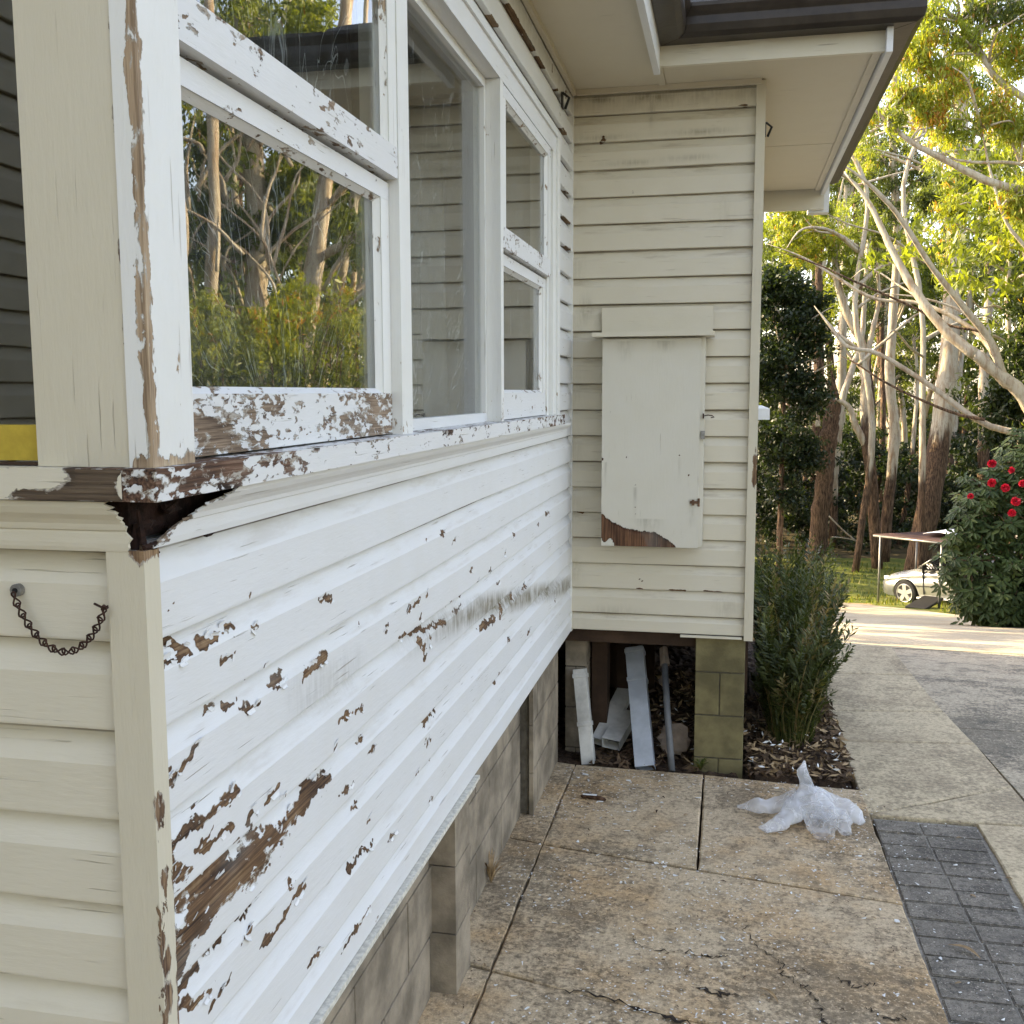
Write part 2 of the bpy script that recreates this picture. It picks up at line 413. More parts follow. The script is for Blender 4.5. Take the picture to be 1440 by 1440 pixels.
def leaf_mat(name, ramp, trans=0.45, rough=0.45, spec=0.35):
    t = NT(name)
    a = t.attr('tint')
    c = t.ramp(a, ramp)
    d = t.bsdf(c, rough, None, spec)
    tr = t.n('ShaderNodeBsdfTranslucent'); tc = t.mix(1.0, c, (1.75, 1.7, 0.55), 'MULTIPLY'); t.l(tc, tr.inputs['Color'])
    mx = t.n('ShaderNodeMixShader'); mx.inputs[0].default_value = trans
    t.l(d, mx.inputs[1]); t.l(tr.outputs[0], mx.inputs[2])
    return t.done(mx.outputs[0])
M['gum_leaf'] = leaf_mat('gum leaves', [(0.0, (0.018, 0.03, 0.012)), (0.3, (0.05, 0.068, 0.02)), (0.55, (0.105, 0.135, 0.025)), (0.8, (0.21, 0.25, 0.03)), (0.97, (0.30, 0.30, 0.04)), (1.0, (0.32, 0.17, 0.03))])
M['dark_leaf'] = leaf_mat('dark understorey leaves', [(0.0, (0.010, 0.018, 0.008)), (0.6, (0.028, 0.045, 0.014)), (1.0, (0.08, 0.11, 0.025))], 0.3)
M['rhodo_leaf'] = leaf_mat('rhododendron leaves', [(0.0, (0.016, 0.030, 0.008)), (0.6, (0.040, 0.062, 0.016)), (1.0, (0.085, 0.110, 0.028))], 0.15, 0.5, 0.2)
M['frond'] = leaf_mat('fern fronds', [(0.0, (0.022, 0.032, 0.010)), (0.6, (0.065, 0.082, 0.022)), (0.85, (0.15, 0.155, 0.05)), (1.0, (0.22, 0.16, 0.08))], 0.3)
M['grass_blade'] = leaf_mat('grass blades', [(0.0, (0.05, 0.075, 0.015)), (0.7, (0.11, 0.13, 0.03)), (1.0, (0.20, 0.18, 0.06))], 0.4)

def trunk_mat():
    t = NT('gum trunk bark'); p = t.pos()
    b = t.attr('bark')
    g = t.mapv(p, (1, 1, 0.10))
    n = t.noise(g, 9.0, 5.0, 0.65); n2 = t.noise(g, 34.0, 4.0, 0.65); n3 = t.noise(p, 1.6, 4.0, 0.6)
    pale = t.mix(t.step(n, 0.42, 0.66), (0.46, 0.41, 0.31), (0.30, 0.22, 0.14))
    pale = t.mix(t.step(n3, 0.5, 0.75, 0, 0.6), pale, (0.33, 0.30, 0.25))
    n5 = t.noise(t.mapv(p, (1, 1, 0.25)), 26.0, 5.0, 0.7)
    pale = t.mix(t.step(n5, 0.52, 0.66, 0, 0.55), pale, (0.20, 0.16, 0.115))
    rough = t.mix(t.step(n2, 0.38, 0.64), (0.045, 0.028, 0.018), (0.19, 0.12, 0.072))
    f = t.step(t.math('ADD', b, t.math('MULTIPLY', t.math('ADD', n, -0.5), 0.7)), 0.38, 0.62)
    c = t.mix(f, pale, rough)
    h = t.math('ADD', t.math('MULTIPLY', n2, t.math('ADD', t.math('MULTIPLY', f, 1.0), 0.15)), t.math('MULTIPLY', n5, 0.2))
    return t.done(t.bsdf(c, 0.8, t.bump(h, 0.9, 0.06), 0.2))
M['trunk'] = trunk_mat()

def glass_mat():
    t = NT('old window glass'); p = t.pos()
    nr = t.bump(t.noise(p, 5.0, 2.0, 0.4), 0.05, 0.004)
    ge = t.n('ShaderNodeNewGeometry'); dt = t.n('ShaderNodeVectorMath', operation='DOT_PRODUCT')
    t.l(ge.outputs['Incoming'], dt.inputs[0]); t.l(ge.outputs['Normal'], dt.inputs[1])
    co = t.math('ABSOLUTE', dt.outputs['Value'])
    fr = t.math('ADD', t.math('MULTIPLY', t.math('POWER', t.math('SUBTRACT', 1.0, co), 4.0), 0.91), 0.09)
    tr = t.n('ShaderNodeBsdfTransparent'); tr.inputs['Color'].default_value = (0.93, 0.95, 0.94, 1)
    gl = t.n('ShaderNodeBsdfGlossy'); gl.inputs['Roughness'].default_value = 0.0; t.l(nr, gl.inputs['Normal'])
    mx = t.n('ShaderNodeMixShader'); t.l(fr, mx.inputs[0]); t.l(tr.outputs[0], mx.inputs[1]); t.l(gl.outputs[0], mx.inputs[2])
    return t.done(mx.outputs[0])
M['glass'] = glass_mat()
def plastic_mat(name, opacity, crease, white=(0.80, 0.82, 0.83), vscale=(1, 1, 0.09), scale=26.0, fan=None):
    t = NT(name); p = t.objc()
    g = t.mapv(p, vscale, rot=(0.22, 0, 0))
    if fan:      # creases that radiate from a point on the sill: (y, z)
        sx = t.n('ShaderNodeSeparateXYZ'); t.l(p, sx.inputs[0])
        dy = t.math('SUBTRACT', sx.outputs[1], fan[0]); dz = t.math('SUBTRACT', sx.outputs[2], fan[1])
        cx = t.n('ShaderNodeCombineXYZ'); t.l(t.math('MULTIPLY', t.math('ARCTAN2', dy, dz), fan[2]), cx.inputs[0])
        t.l(t.math('MULTIPLY', t.math('SQRT', t.math('ADD', t.math('MULTIPLY', dy, dy), t.math('MULTIPLY', dz, dz))), 0.35), cx.inputs[1])
        g = cx.outputs[0]
    n = t.noise(g, scale, 3.0, 0.5, 1.2)
    cr = t.step(t.math('ABSOLUTE', t.math('ADD', n, -0.5)), 0.013, 0.0)
    n2 = t.noise(g, scale*2.3, 2.0, 0.5, 0.3)
    cr2 = t.math('MULTIPLY', t.step(t.math('ABSOLUTE', t.math('ADD', n2, -0.5)), 0.012, 0.0), t.step(t.noise(p, 4.0, 2.0), 0.45, 0.6))
    cr = t.math('MAXIMUM', cr, cr2)
    hz = t.math('MULTIPLY', t.step(t.noise(p, 3.2, 3.0, 0.6), 0.42, 0.68, 0.35, 1.8), opacity)
    fac = t.math('ADD', hz, t.math('MULTIPLY', cr, crease), clamp=True)
    tr = t.n('ShaderNodeBsdfTransparent'); tr.inputs['Color'].default_value = (0.97, 0.97, 0.97, 1)
    nr = t.bump(n, 0.7, 0.01)
    b = t.bsdf(white, 0.28, nr, 0.6)
    tl = t.n('ShaderNodeBsdfTranslucent'); tl.inputs['Color'].default_value = (*white, 1)
    ad = t.n('ShaderNodeMixShader'); ad.inputs[0].default_value = 0.35; t.l(b, ad.inputs[1]); t.l(tl.outputs[0], ad.inputs[2])
    mx = t.n('ShaderNodeMixShader'); t.l(fac, mx.inputs[0]); t.l(tr.outputs[0], mx.inputs[1]); t.l(ad.outputs[0], mx.inputs[2])
    return t.done(mx.outputs[0])
M['sheet_near'] = plastic_mat('clear plastic sheet in the near window', 0.09, 0.40, scale=7.0, fan=(0.55, 1.50, 1.0))
M['sheet_mid'] = plastic_mat('clear plastic sheet in the middle window', 0.085, 0.42, scale=7.0, fan=(1.30, 1.15, 2.2))
M['sheet_far'] = plastic_mat('clear plastic sheet in the far window', 0.075, 0.25, scale=7.0, fan=(2.2, 1.30, 1.5))
M['bag'] = plastic_mat('thin white plastic bag', 0.50, 0.22, (0.92, 0.93, 0.95), (1, 1, 1), 8.0)

# ================================================================== HOUSE
house = empty('house', (0, 0, 0.6), label='white weatherboard house with badly peeling paint, old sash windows and dark brown gutters', cat='house')
HP = 0.1158
def zline(k): return 1.393+HP*k
STROKES = [([(0.022,0.957),(0.078,0.996),(0.175,0.999),(0.296,0.993)],0.0335),
([(0.296,0.993),(0.37,0.995),(0.489,1.015),(0.536,1.01)],0.014),
([(0.019,1.025),(0.08,1.027),(0.189,1.031)],0.0097),
([(0.006,0.995),(0.022,0.917)],0.0095),
([(0.012,1.204),(0.054,1.207),(0.107,1.227)],0.006),
([(0.019,1.197),(0.036,1.202)],0.0119),
([(0.076,1.211),(0.115,1.227)],0.0051),
([(0.017,1.11),(0.069,1.119),(0.138,1.119),(0.21,1.119)],0.0074),
([(0.016,1.124),(0.027,1.081)],0.0081),
([(0.043,1.065),(0.052,1.067)],0.0083),
([(0.109,1.08),(0.177,1.076)],0.0076),
([(0.195,1.027),(0.207,1.034)],0.0091),
([(0.235,1.057),(0.267,1.068)],0.0069),
([(0.312,1.068),(0.343,1.075)],0.0072),
([(0.266,0.918),(0.276,0.922)],0.0072),
([(0.293,0.845),(0.346,0.843),(0.403,0.86),(0.43,0.862)],0.0077),
([(0.169,0.915),(0.191,0.92)],0.0058),
([(0.22,0.912),(0.235,0.914)],0.0047),
([(0.052,0.907),(0.097,0.911),(0.138,0.92)],0.0078),
([(0.122,0.841),(0.16,0.849)],0.0046),
([(0.012,0.899),(0.051,0.887),(0.107,0.867)],0.0055),
([(0.143,1.261),(0.178,1.263)],0.0074),
([(0.207,1.252),(0.238,1.25)],0.0033),
([(0.255,1.232),(0.283,1.228)],0.0045),
([(0.067,1.377),(0.088,1.366)],0.0089),
([(0.137,1.36),(0.171,1.36),(0.224,1.363)],0.0073),
([(0.087,1.36),(0.08,1.356)],0.006),
([(0.287,1.343),(0.297,1.349)],0.0045),
([(0.182,1.326),(0.221,1.322)],0.0053),
([(0.021,1.358),(0.059,1.36)],0.0039),
([(0.531,1.339),(0.561,1.343),(0.593,1.332)],0.0064),
([(0.478,1.228),(0.521,1.225),(0.547,1.231)],0.0102),
([(0.26,1.402),(0.265,1.399)],0.0033),
([(0.291,1.273),(0.316,1.277)],0.0046),
([(0.347,1.24),(0.381,1.242)],0.0094),
([(1.187,1.221),(1.199,1.225)],0.0068),
([(1.091,1.22),(1.118,1.221)],0.0066),
([(1.042,1.216),(1.064,1.219)],0.0049),
([(1.133,1.174),(1.15,1.182)],0.0067),
([(0.881,1.202),(0.895,1.214)],0.0061),
([(0.979,1.168),(1.126,1.148),(1.243,1.132),(1.359,1.12)],0.0068),
([(1.136,1.125),(1.181,1.08),(1.168,1.069)],0.0068),
([(1.218,1.115),(1.205,1.095)],0.0052),
([(1.402,1.152),(1.402,1.16)],0.0056),
([(1.459,1.152),(1.473,1.153)],0.0057),
([(1.533,1.153),(1.564,1.15)],0.0059),
([(1.443,1.125),(1.517,1.128)],0.0048),
([(1.743,1.014),(1.853,1.006),(1.912,1.007)],0.0108),
([(1.992,0.994),(2.035,1.026)],0.0068),
([(2.19,1.014),(2.214,1.024)],0.0096),
([(2.361,1.016),(2.412,1.013)],0.0101),
([(0.635,1.096),(0.665,1.095)],0.0055),
([(0.694,1.086),(0.741,1.083)],0.0057),
([(1.156,0.913),(1.21,0.913),(1.241,0.921)],0.0124),
([(1.183,0.868),(1.189,0.861)],0.0088),
([(1.947,0.798),(1.958,0.814)],0.0079),
([(0.742,1.016),(0.758,1.016)],0.0073),
([(0.768,0.98),(0.802,0.98)],0.006),
([(0.619,0.953),(0.679,0.955)],0.0042),
([(0.691,0.896),(0.715,0.895)],0.0044),
([(0.673,0.785),(0.733,0.787),(0.783,0.779)],0.006),
([(0.623,0.652),(0.697,0.656),(0.759,0.661)],0.0046),
([(0.438,0.71),(0.508,0.71)],0.0042),
([(0.889,0.747),(0.923,0.748)],0.0049),
([(1.193,0.808),(1.217,0.806)],0.0072),
([(1.094,0.818),(1.1,0.821)],0.0052),
([(1.195,0.707),(1.201,0.711)],0.0054),
([(0.471,1.037),(0.49,1.04)],0.0052),
([(0.59,1.054),(0.597,1.06)],0.0041),
([(1.613,1.203),(1.63,1.21)],0.005),
([(1.838,1.162),(1.857,1.168)],0.0054),
([(1.695,1.154),(1.704,1.161)],0.0051),
([(2.621,1.204),(2.65,1.206)],0.0053),
([(2.819,1.229),(2.884,1.222)],0.007),
([(2.17,1.231),(2.205,1.229)],0.0059),
([(1.436,1.311),(1.45,1.32)],0.0047),
([(1.315,1.345),(1.355,1.352)],0.0045),
([(1.181,1.348),(1.205,1.355)],0.0034),
([(2.059,1.184),(2.07,1.191)],0.0046),
([(2.109,0.887),(2.12,0.894)],0.0059),
([(2.451,0.836),(2.478,0.841)],0.0065),
([(0.751,1.249),(0.759,1.253)],0.0028),
([(0.505,1.271),(0.511,1.273)],0.0025),
([(1.954,1.111),(1.974,1.114)],0.0045),
([(3.025,0.839),(3.043,0.85)],0.0075),
([(0.024,1.221),(0.01,1.193)],0.0049),
([(0.047,1.424),(0.054,1.426)],0.0019),
([(0.752,0.838),(0.765,0.847)],0.0038),
([(0.359,1.042),(0.368,1.05)],0.0037),
([(0.11,1.138),(0.116,1.139)],0.0032),
([(0.377,0.888),(0.397,0.893)],0.0051),
([(0.124,1.086),(0.132,1.093)],0.0032),
([(0.223,0.886),(0.24,0.888)],0.0048)]
def seg_dist(a, z, pts, an):
    best = np.full(a.shape, 9.0)
    P = np.array(pts)
    for i in range(max(1, len(P)-1)):
        p = P[i]; q = P[min(i+1, len(P)-1)]
        ax = (a-p[0])*an; az = z-p[1]; bx = (q[0]-p[0])*an; bz = q[1]-p[1]
        t = np.clip((ax*bx+az*bz)/(bx*bx+bz*bz+1e-12), 0, 1)
        best = np.minimum(best, np.hypot(ax-t*bx, az-t*bz))
    return best
def long_peel(P):
    y, z = P[:, 1], P[:, 2]
    wy = 0.010*np.sin(47*y+83*z+1.0)+0.007*np.sin(121*y-160*z+2.0)+0.004*np.sin(233*y+301*z); wz = 0.0035*np.sin(61*y-140*z)+0.0025*np.sin(170*y+210*z+1.5)+0.0016*np.sin(390*y-333*z)
    y = y+wy; z = z+wz
    out = np.full(len(y), 0.12)
    out = np.maximum(out, 0.30-0.1*np.clip(y, 0, 2))
    out = np.maximum(out, 0.62*np.exp(-((z-1.0)/0.16)**2)*np.exp(-(y/0.42)**2))
    for pts, r in STROKES:
        d = seg_dist(y, z, pts, 0.55)
        out = np.maximum(out, np.clip(1.78-0.8*d/(r*0.95), 0, 1.75 if r < 0.012 else 1.42))
    return out
def long_stain(P):
    y, z = P[:, 1], P[:, 2]
    d = seg_dist(y, z, [(0.85, 1.16), (1.12, 1.13), (1.76, 1.075), (2.41, 0.975), (3.42, 0.83)], 0.7)
    s1 = np.clip(1.35-d/0.036, 0, 1)*np.clip((y-0.9)/0.8, 0, 1)*np.clip(1.25-0.0*y, 0, 1)
    d2 = seg_dist(y, z, [(0.45, 1.19), (0.7, 1.17)], 0.7)
    return np.maximum(s1, 0.22*np.clip(1.2-d2/0.05, 0, 1))
BN = [0]
def board(axis, plane, a0, a1, z0, h, mat, res=0.2, zres=0.03, peel=None, stain=None, name='weatherboard'):
    BN[0] += 1
    fl = 0.62*h
    zs = list(np.linspace(0.004, fl, max(2, int(fl/zres)+1)))
    bv = np.sort(np.append(np.linspace(fl, h, max(2, int((h-fl)/zres)+1))[1:], [h-0.0068, h-0.0058]))
    prof = [(-0.019, 0.009), (-0.019, 0.0006), (-0.003, 0.0), (-0.0006, 0.001)]+[(0.0, q) for q in zs]
    prof += [(-0.021*(q-fl)/(h-fl), q) for q in bv]+[(-0.021, h+0.008), (-0.032, h+0.008), (-0.032, 0.009)]
    prof = np.array(prof+[prof[0]])
    na = max(2, int((a1-a0)/res)+2); A = np.linspace(a0, a1, na)
    if res < 0.01 and axis == 1: A = np.concatenate([np.arange(a0, 0.8, 0.003), np.arange(0.8, 1.8, 0.005), np.arange(1.8, a1, 0.008), [a1]]); na = len(A)
    ph = BN[0]*1.7
    wob = 0.0009*np.sin(A*2.1+ph)+0.0006*np.sin(A*5.3+2*ph)
    wz = 0.0010*np.sin(A*1.7+ph*1.3)+0.0006*np.sin(A*4.4+ph)
    G = np.zeros((na, len(prof), 3))
    U = prof[None, :, 0]+wob[:, None]*(prof[None, :, 0] > -0.02); Z = z0+prof[None, :, 1]+wz[:, None]
    if axis == 1: G[..., 0] = plane+U; G[..., 1] = A[:, None]; G[..., 2] = Z
    else: G[..., 1] = plane-U; G[..., 0] = A[:, None]; G[..., 2] = Z
    b = MB(); P = G.reshape(-1, 3)
    bev = np.broadcast_to(((prof[:, 1] > fl+0.004)*1.0)[None, :], (na, len(prof))).ravel()
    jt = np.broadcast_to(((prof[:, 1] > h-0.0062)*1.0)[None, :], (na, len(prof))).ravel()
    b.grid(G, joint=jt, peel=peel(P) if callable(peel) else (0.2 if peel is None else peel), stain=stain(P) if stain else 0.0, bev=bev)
    n = len(prof)-1
    for e in (0, na-1): b.add(G[e, :n], [tuple(range(n))])
    return b.build(name, mat, house)

# long wall under the windows (faces +x)
for k in range(-7, 1):
    z0 = zline(k) if k > -7 else 0.605
    h = zline(k+1)-z0
    fine = True
    board(1, 0.0, 0.024, 3.478, z0, h, M['board_y'], 0.006, 0.0036, long_peel, long_stain)
# lifted curls of paint round the bare patches: too small to pick apart singly
rc = np.random.default_rng(44); b = MB()
for pts, r_ in STROKES:
    P = np.array(pts); per = int(0.6+len(P)*0.5+r_*170) if r_ > 0.0035 else 0
    for q in range(per):
        k = rc.integers(0, len(P)); k2 = min(k+1, len(P)-1); c = P[k]+(P[k2]-P[k])*rc.random(); a = rc.uniform(0, 6.28)
        y = c[0]+math.cos(a)*r_*1.5*rc.uniform(0.8, 1.25); z = c[1]+math.sin(a)*r_*rc.uniform(0.8, 1.25)
        if y < 0.03 or z < 0.62 or z > 1.50: continue
        kk = math.floor((z-1.393)/HP); f = (z-zline(kk))/HP if z > zline(-6) else 0.3; u = 0.0 if f < 0.62 else -0.021*(f-0.62)/0.38
        s = rc.uniform(0.0018, 0.0055); L = s*rc.uniform(1.2, 3.0); li = rc.uniform(0.25, 0.9); rot = rc.normal(0.1, 0.35); n = 5; G = np.zeros((n, 3, 3))
        for i in range(n):
            t = i/(n-1); ww = s*(1-0.55*t*rc.uniform(0.6, 1.2))
            for j, w in enumerate((-1, 0, 1)):
                dy = w*L*(1-0.3*t)+rc.normal(0, s*0.12); dz = (t*s*1.6)*math.cos(li*t)*(-1 if a > 3.14 else 1)
                G[i, j] = (u+0.0006+math.sin(li*t)*t*s*1.1, y+dy*math.cos(rot)-dz*math.sin(rot), z+dy*math.sin(rot)+dz*math.cos(rot))
        b.grid(G)
M['curl'] = simple('curled paint skin', (0.72, 0.715, 0.70), 0.5, 0.05, 40)
o = tag(b.build('paint_curls', M['curl'], house), kind='stuff'); q = o.modifiers.new('thickness', 'SOLIDIFY'); q.thickness = 0.0005
# long wall beside and above the windows
UPS = [([(2.15, 2.897), (2.42, 2.897), (2.60, 2.899)], 0.006), ([(2.66, 2.897), (2.80, 2.897)], 0.004), ([(3.08, 2.90), (3.10, 2.89)], 0.006), ([(2.95, 2.96), (2.955, 2.93)], 0.004), ([(3.28, 2.95), (3.29, 2.92)], 0.005),
       ([(3.2, 2.784), (3.32, 2.783)], 0.004), ([(1.9, 2.782), (2.0, 2.782)], 0.004), ([(3.30, 2.55), (3.40, 2.55)], 0.003), ([(3.25, 2.435), (3.42, 2.435)], 0.003), ([(3.3, 2.32), (3.42, 2.32)], 0.003), ([(3.3, 2.97), (3.31, 2.95)], 0.004)]
def upper_peel(P):
    o = 0.25+0.35*np.exp(-((P[:, 1]-3.3)/0.3)**2)
    for pts, r in UPS: o = np.maximum(o, np.clip(1.9-seg_dist(P[:, 1], P[:, 2], pts, 0.6)/r, 0, 1.9))
    return o
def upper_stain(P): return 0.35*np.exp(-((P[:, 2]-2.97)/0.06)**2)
for k in range(1, 11): board(1, 0.0, 2.93, 3.478, zline(k), HP, M['board_y'], 0.03, 0.02, upper_peel)
for k in range(11, 14): board(1, 0.0, 0.0, 3.478, zline(k), HP, M['board_y'], 0.015, 0.006, upper_peel, upper_stain)
# far end wall (faces -y)
def far_stain(P):
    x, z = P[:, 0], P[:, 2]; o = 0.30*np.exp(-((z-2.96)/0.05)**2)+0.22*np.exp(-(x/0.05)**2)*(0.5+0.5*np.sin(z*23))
    for xa, za, rx, rz, am in ((0.33, 2.955, 0.05, 0.012, 0.9), (0.34, 2.90, 0.012, 0.05, 0.5), (0.12, 2.96, 0.08, 0.01, 0.6), (0.15, 2.80, 0.10, 0.012, 0.45), (0.55, 2.805, 0.12, 0.012, 0.5), (0.25, 2.69, 0.10, 0.012, 0.4), (0.5, 2.70, 0.1, 0.012, 0.35),
                           (0.66, 2.45, 0.04, 0.10, 0.15), (0.70, 0.75, 0.06, 0.05, 0.25), (0.2, 0.70, 0.12, 0.03, 0.25), (0.06, 2.07, 0.03, 0.05, 0.4)):
        o = o+am*np.exp(-((x-xa)/rx)**2-((z-za)/rz)**2)
    return np.clip(o, 0, 0.8)
def far_peel(P):
    x, z = P[:, 0], P[:, 2]
    o = np.full(len(x), 0.22)
    for pts, r in (([(0.45, 0.814), (0.52, 0.813)], 0.006), ([(0.60, 0.816), (0.68, 0.813)], 0.004), ([(0.30, 0.816), (0.33, 0.815)], 0.003),
                   ([(0.02, 1.16), (0.05, 1.155)], 0.004), ([(0.135, 2.805), (0.137, 2.79)], 0.007), ([(0.70, 2.905), (0.74, 2.90)], 0.004),
                   ([(0.26, 2.58), (0.262, 2.56)], 0.004), ([(0.12, 2.785), (0.12, 2.78)], 0.004), ([(0.31, 0.86), (0.33, 0.85)], 0.003)):
        o = np.maximum(o, np.clip(1.9-seg_dist(x, z, pts, 0.8)/r, 0, 1.9))
    return o
for k in range(-7, 14):
    z0 = zline(k) if k > -7 else 0.617
    board(0, 3.48, 0.002, 0.779, z0, zline(k+1)-z0, M['board_x'], 0.012, 0.008, far_peel, far_stain)
# near end wall (faces -y), seen sharply from the side
def side_peel(P):
    x, z = P[:, 0], P[:, 2]
    o = 0.15+0.55*np.exp(-((x+0.045)/0.012)**2)
    return o
for k in range(-7, 1):
    z0 = zline(k) if k > -7 else 0.605
    board(0, 0.0, -1.58, -0.047, z0, zline(k+1)-z0, M['board_x'], 0.025, 0.012, side_peel)
# right hand side of the projecting wing (faces +x, seen edge on)
for k in range(-7, 14):
    z0 = zline(k) if k > -7 else 0.617
    board(1, 0.812, 3.512, 5.95, z0, zline(k+1)-z0, M['board_y'], 0.5, 0.05, 0.25)
# a second wing that stands to the left of the photographer
for k in range(-7, 14):
    z0 = zline(k) if k > -7 else 0.617
    board(1, -1.6, -4.0, -0.03, z0, zline(k+1)-z0, M['board_w'], 0.5, 0.05, 0.25)

# corner boards
def corner_peel(P):
    x, y, z = P.T
    edge = np.maximum(np.exp(-((x-0.006)/0.012)**2)*np.exp(-((y+0.01)/0.016)**2), np.exp(-((y-0.024)/0.008)**2)*(x > 0.0))
    low = np.clip((1.30-z)/0.25, 0.12, 1.0)
    o = 0.15+edge*1.0*low
    for zc, r in ((0.975, 0.022), (0.925, 0.03), (0.83, 0.05), (1.09, 0.03), (1.18, 0.03), (0.72, 0.04)):
        o = np.maximum(o, np.clip(1.6-0.8*np.abs(z-zc)/r, 0, 1.45)*np.clip(1.25-np.hypot((x-0.006)*1.3, (y-0.0)*0.8)/0.016, 0, 1))
    o = np.maximum(o, np.clip((z-1.475)/0.03, 0, 1)*1.5*np.clip(1+x/0.04, 0, 1))
    return o
MB().gbox(-0.045, 0.006, -0.012, 0.022, 0.59, 1.5105, 0.006, peel=corner_peel).build('corner_board', M['trim_shaded'], house, bevel=0.0015)
def fcorner_peel(P):
    x, y, z = P.T
    o = np.full(len(x), 0.25)
    o = np.maximum(o, np.clip(1.9-np.hypot((z-1.36)/0.115, (x-0.808)/0.012), 0, 1.75))
    return o
MB().gbox(0.779, 0.818, 3.462, 3.51, 0.60, 2.995, 0.008, peel=fcorner_peel).build('corner_board', M['trim_shaded'], house, bevel=0.0015)
MB().box(-0.032, 0.0035, 3.4765, 3.512, 0.605, 2.995).build('corner_bead', M['trim_z'], house)
MB().box(-1.602, -1.596, -0.04, -0.03, 0.6, 2.99).build('corner_bead', M['trim_z'], house)

# ---- rotten corner under the sill
rng = np.random.default_rng(5)
def jag(n, amp): return np.cumsum(rng.normal(0, amp, n))*0.35+rng.normal(0, amp*0.7, n)
prof = np.array([(-0.020, 1.511), (0.010, 1.512), (0.0115, 1.520), (0.0115, 1.537), (0.015, 1.5385), (0.0165, 1.545), (0.022, 1.552), (0.030, 1.559), (0.034, 1.566), (0.0345, 1.5725)])
prof = np.vstack([prof[i]+(prof[i+1]-prof[i])*t for i in range(len(prof)-1) for t in (0, 0.34, 0.67)]+[prof[-1]])
npf = len(prof)
fr = (prof[:, 1]-1.513)/0.06
start = 0.012+0.20*np.clip(fr, 0, 1)**1.25+jag(npf, 0.010)
start = np.maximum(start, 0.004)
S_ = np.concatenate([np.linspace(0, 0.06, 10), np.linspace(0.1, 1, 40)])
G = np.zeros((len(S_), npf, 3))
for j in range(npf):
    yy = start[j]+(3.24-start[j])*S_
    G[:, j, 0] = prof[j, 0]; G[:, j, 1] = yy; G[:, j, 2] = prof[j, 1]
b = MB(); b.grid(G, peel=0.2+0.9*np.exp(-(np.broadcast_to(S_[:, None], (len(S_), npf)).ravel()/0.012)**2))
b.add(np.vstack([G[-1], [[-0.004, 3.24, 1.5725]]]), [tuple(range(npf+1))])
o = b.build('sill_moulding', M['trim_y'], house)
sm_ = o.modifiers.new('thickness', 'SOLIDIFY'); sm_.thickness = 0.004; sm_.offset = -1
end = -0.034+jag(npf, 0.006)+0.010*(1-fr)
G = np.zeros((30, npf, 3))
for j in range(npf):
    G[:, j, 0] = np.linspace(-1.58, end[j], 30); G[:, j, 1] = -prof[j, 0]*0.8-0.002; G[:, j, 2] = prof[j, 1]
o = MB().grid(G, flip=True, peel=0.2).build('sill_moulding', M['trim_x'], house)
sm_ = o.modifiers.new('thickness', 'SOLIDIFY'); sm_.thickness = 0.004; sm_.offset = -1
# crumbling timber inside the hole
b = MB()
b.box(-0.06, -0.020, 0.0, 0.5, 1.522, 1.57)
for i in range(26):
    y0 = rng.uniform(-0.005, 0.16); z0 = rng.uniform(1.50, 1.572); L = rng.uniform(0.02, 0.07)
    x0 = rng.uniform(-0.03, 0.004)
    b.tube([(x0, y0, z0), (x0+rng.uniform(-.004, .006), y0+L*0.5, z0+rng.uniform(-.006, .006)), (x0, y0+L, z0+rng.uniform(-.01, .01))], [0.004, rng.uniform(.003, .007), 0.001], 5, jitter=0.6)
for i in range(10):
    x0 = rng.uniform(-0.045, -0.005); z0 = rng.uniform(1.49, 1.52)
    b.tube([(x0, -0.004+rng.uniform(0, .01), z0), (x0+rng.uniform(-.005, .005), 0.0, z0+rng.uniform(0.02, 0.06))], [0.005, 0.002], 5, jitter=0.6)
M['rot'] = simple('rotten timber', (0.026, 0.012, 0.008), 0.95, 0.7, 40, 0.003, 160)
b.build('rotten_timber', M['rot'], house)

# ---- sills
def sill_peel(P):
    x, y, z = P.T
    o = 0.80+0.30*np.exp(-(np.clip(y-0.02, 0, 9)/0.12)**2)+0.16*np.exp(-((y-0.30)/0.2)**2)
    o = o+0.25*np.clip((y-2.35)/0.35, 0, 1)*(x > 0.04)
    o = np.where(z > 1.611, o+0.12, o)
    o = np.where((y < 0.02), 1.15+0.25*np.sin(y*160+z*300)+0.2*np.sin(x*190+z*420), o)
    return o
b = MB(); b.gbox(-0.06, 0.045, -0.042, 3.0, 1.574, 1.6125, 0.008, peel=sill_peel)
b.build('window_sill', M['sill_y'], house, bevel=0.002)
def sills_peel(P):
    x, y, z = P.T
    o = np.full(len(x), 1.55)
    for (xa, za, rx, rz) in ((-0.185, 1.597, 0.032, 0.017), (-0.112, 1.603, 0.030, 0.012), (0.0, 1.59, 0.004, 0.012)):
        q = np.hypot((x-xa)/rx, (z-za)/rz); o = np.minimum(o, np.clip(q*1.0-0.35, 0.1, 1.55))
    o = np.where(x < -0.25, 0.7, o)
    return o
b = MB(); b.gbox(-1.58, -0.0605, -0.042, 0.08, 1.574, 1.6125, 0.01, peel=sills_peel)
b.gbox(-0.0605, 0.0, -0.0425, -0.0421, 1.5745, 1.612, 0.006, peel=sills_peel)
b.build('window_sill', M['trim_x'], house)

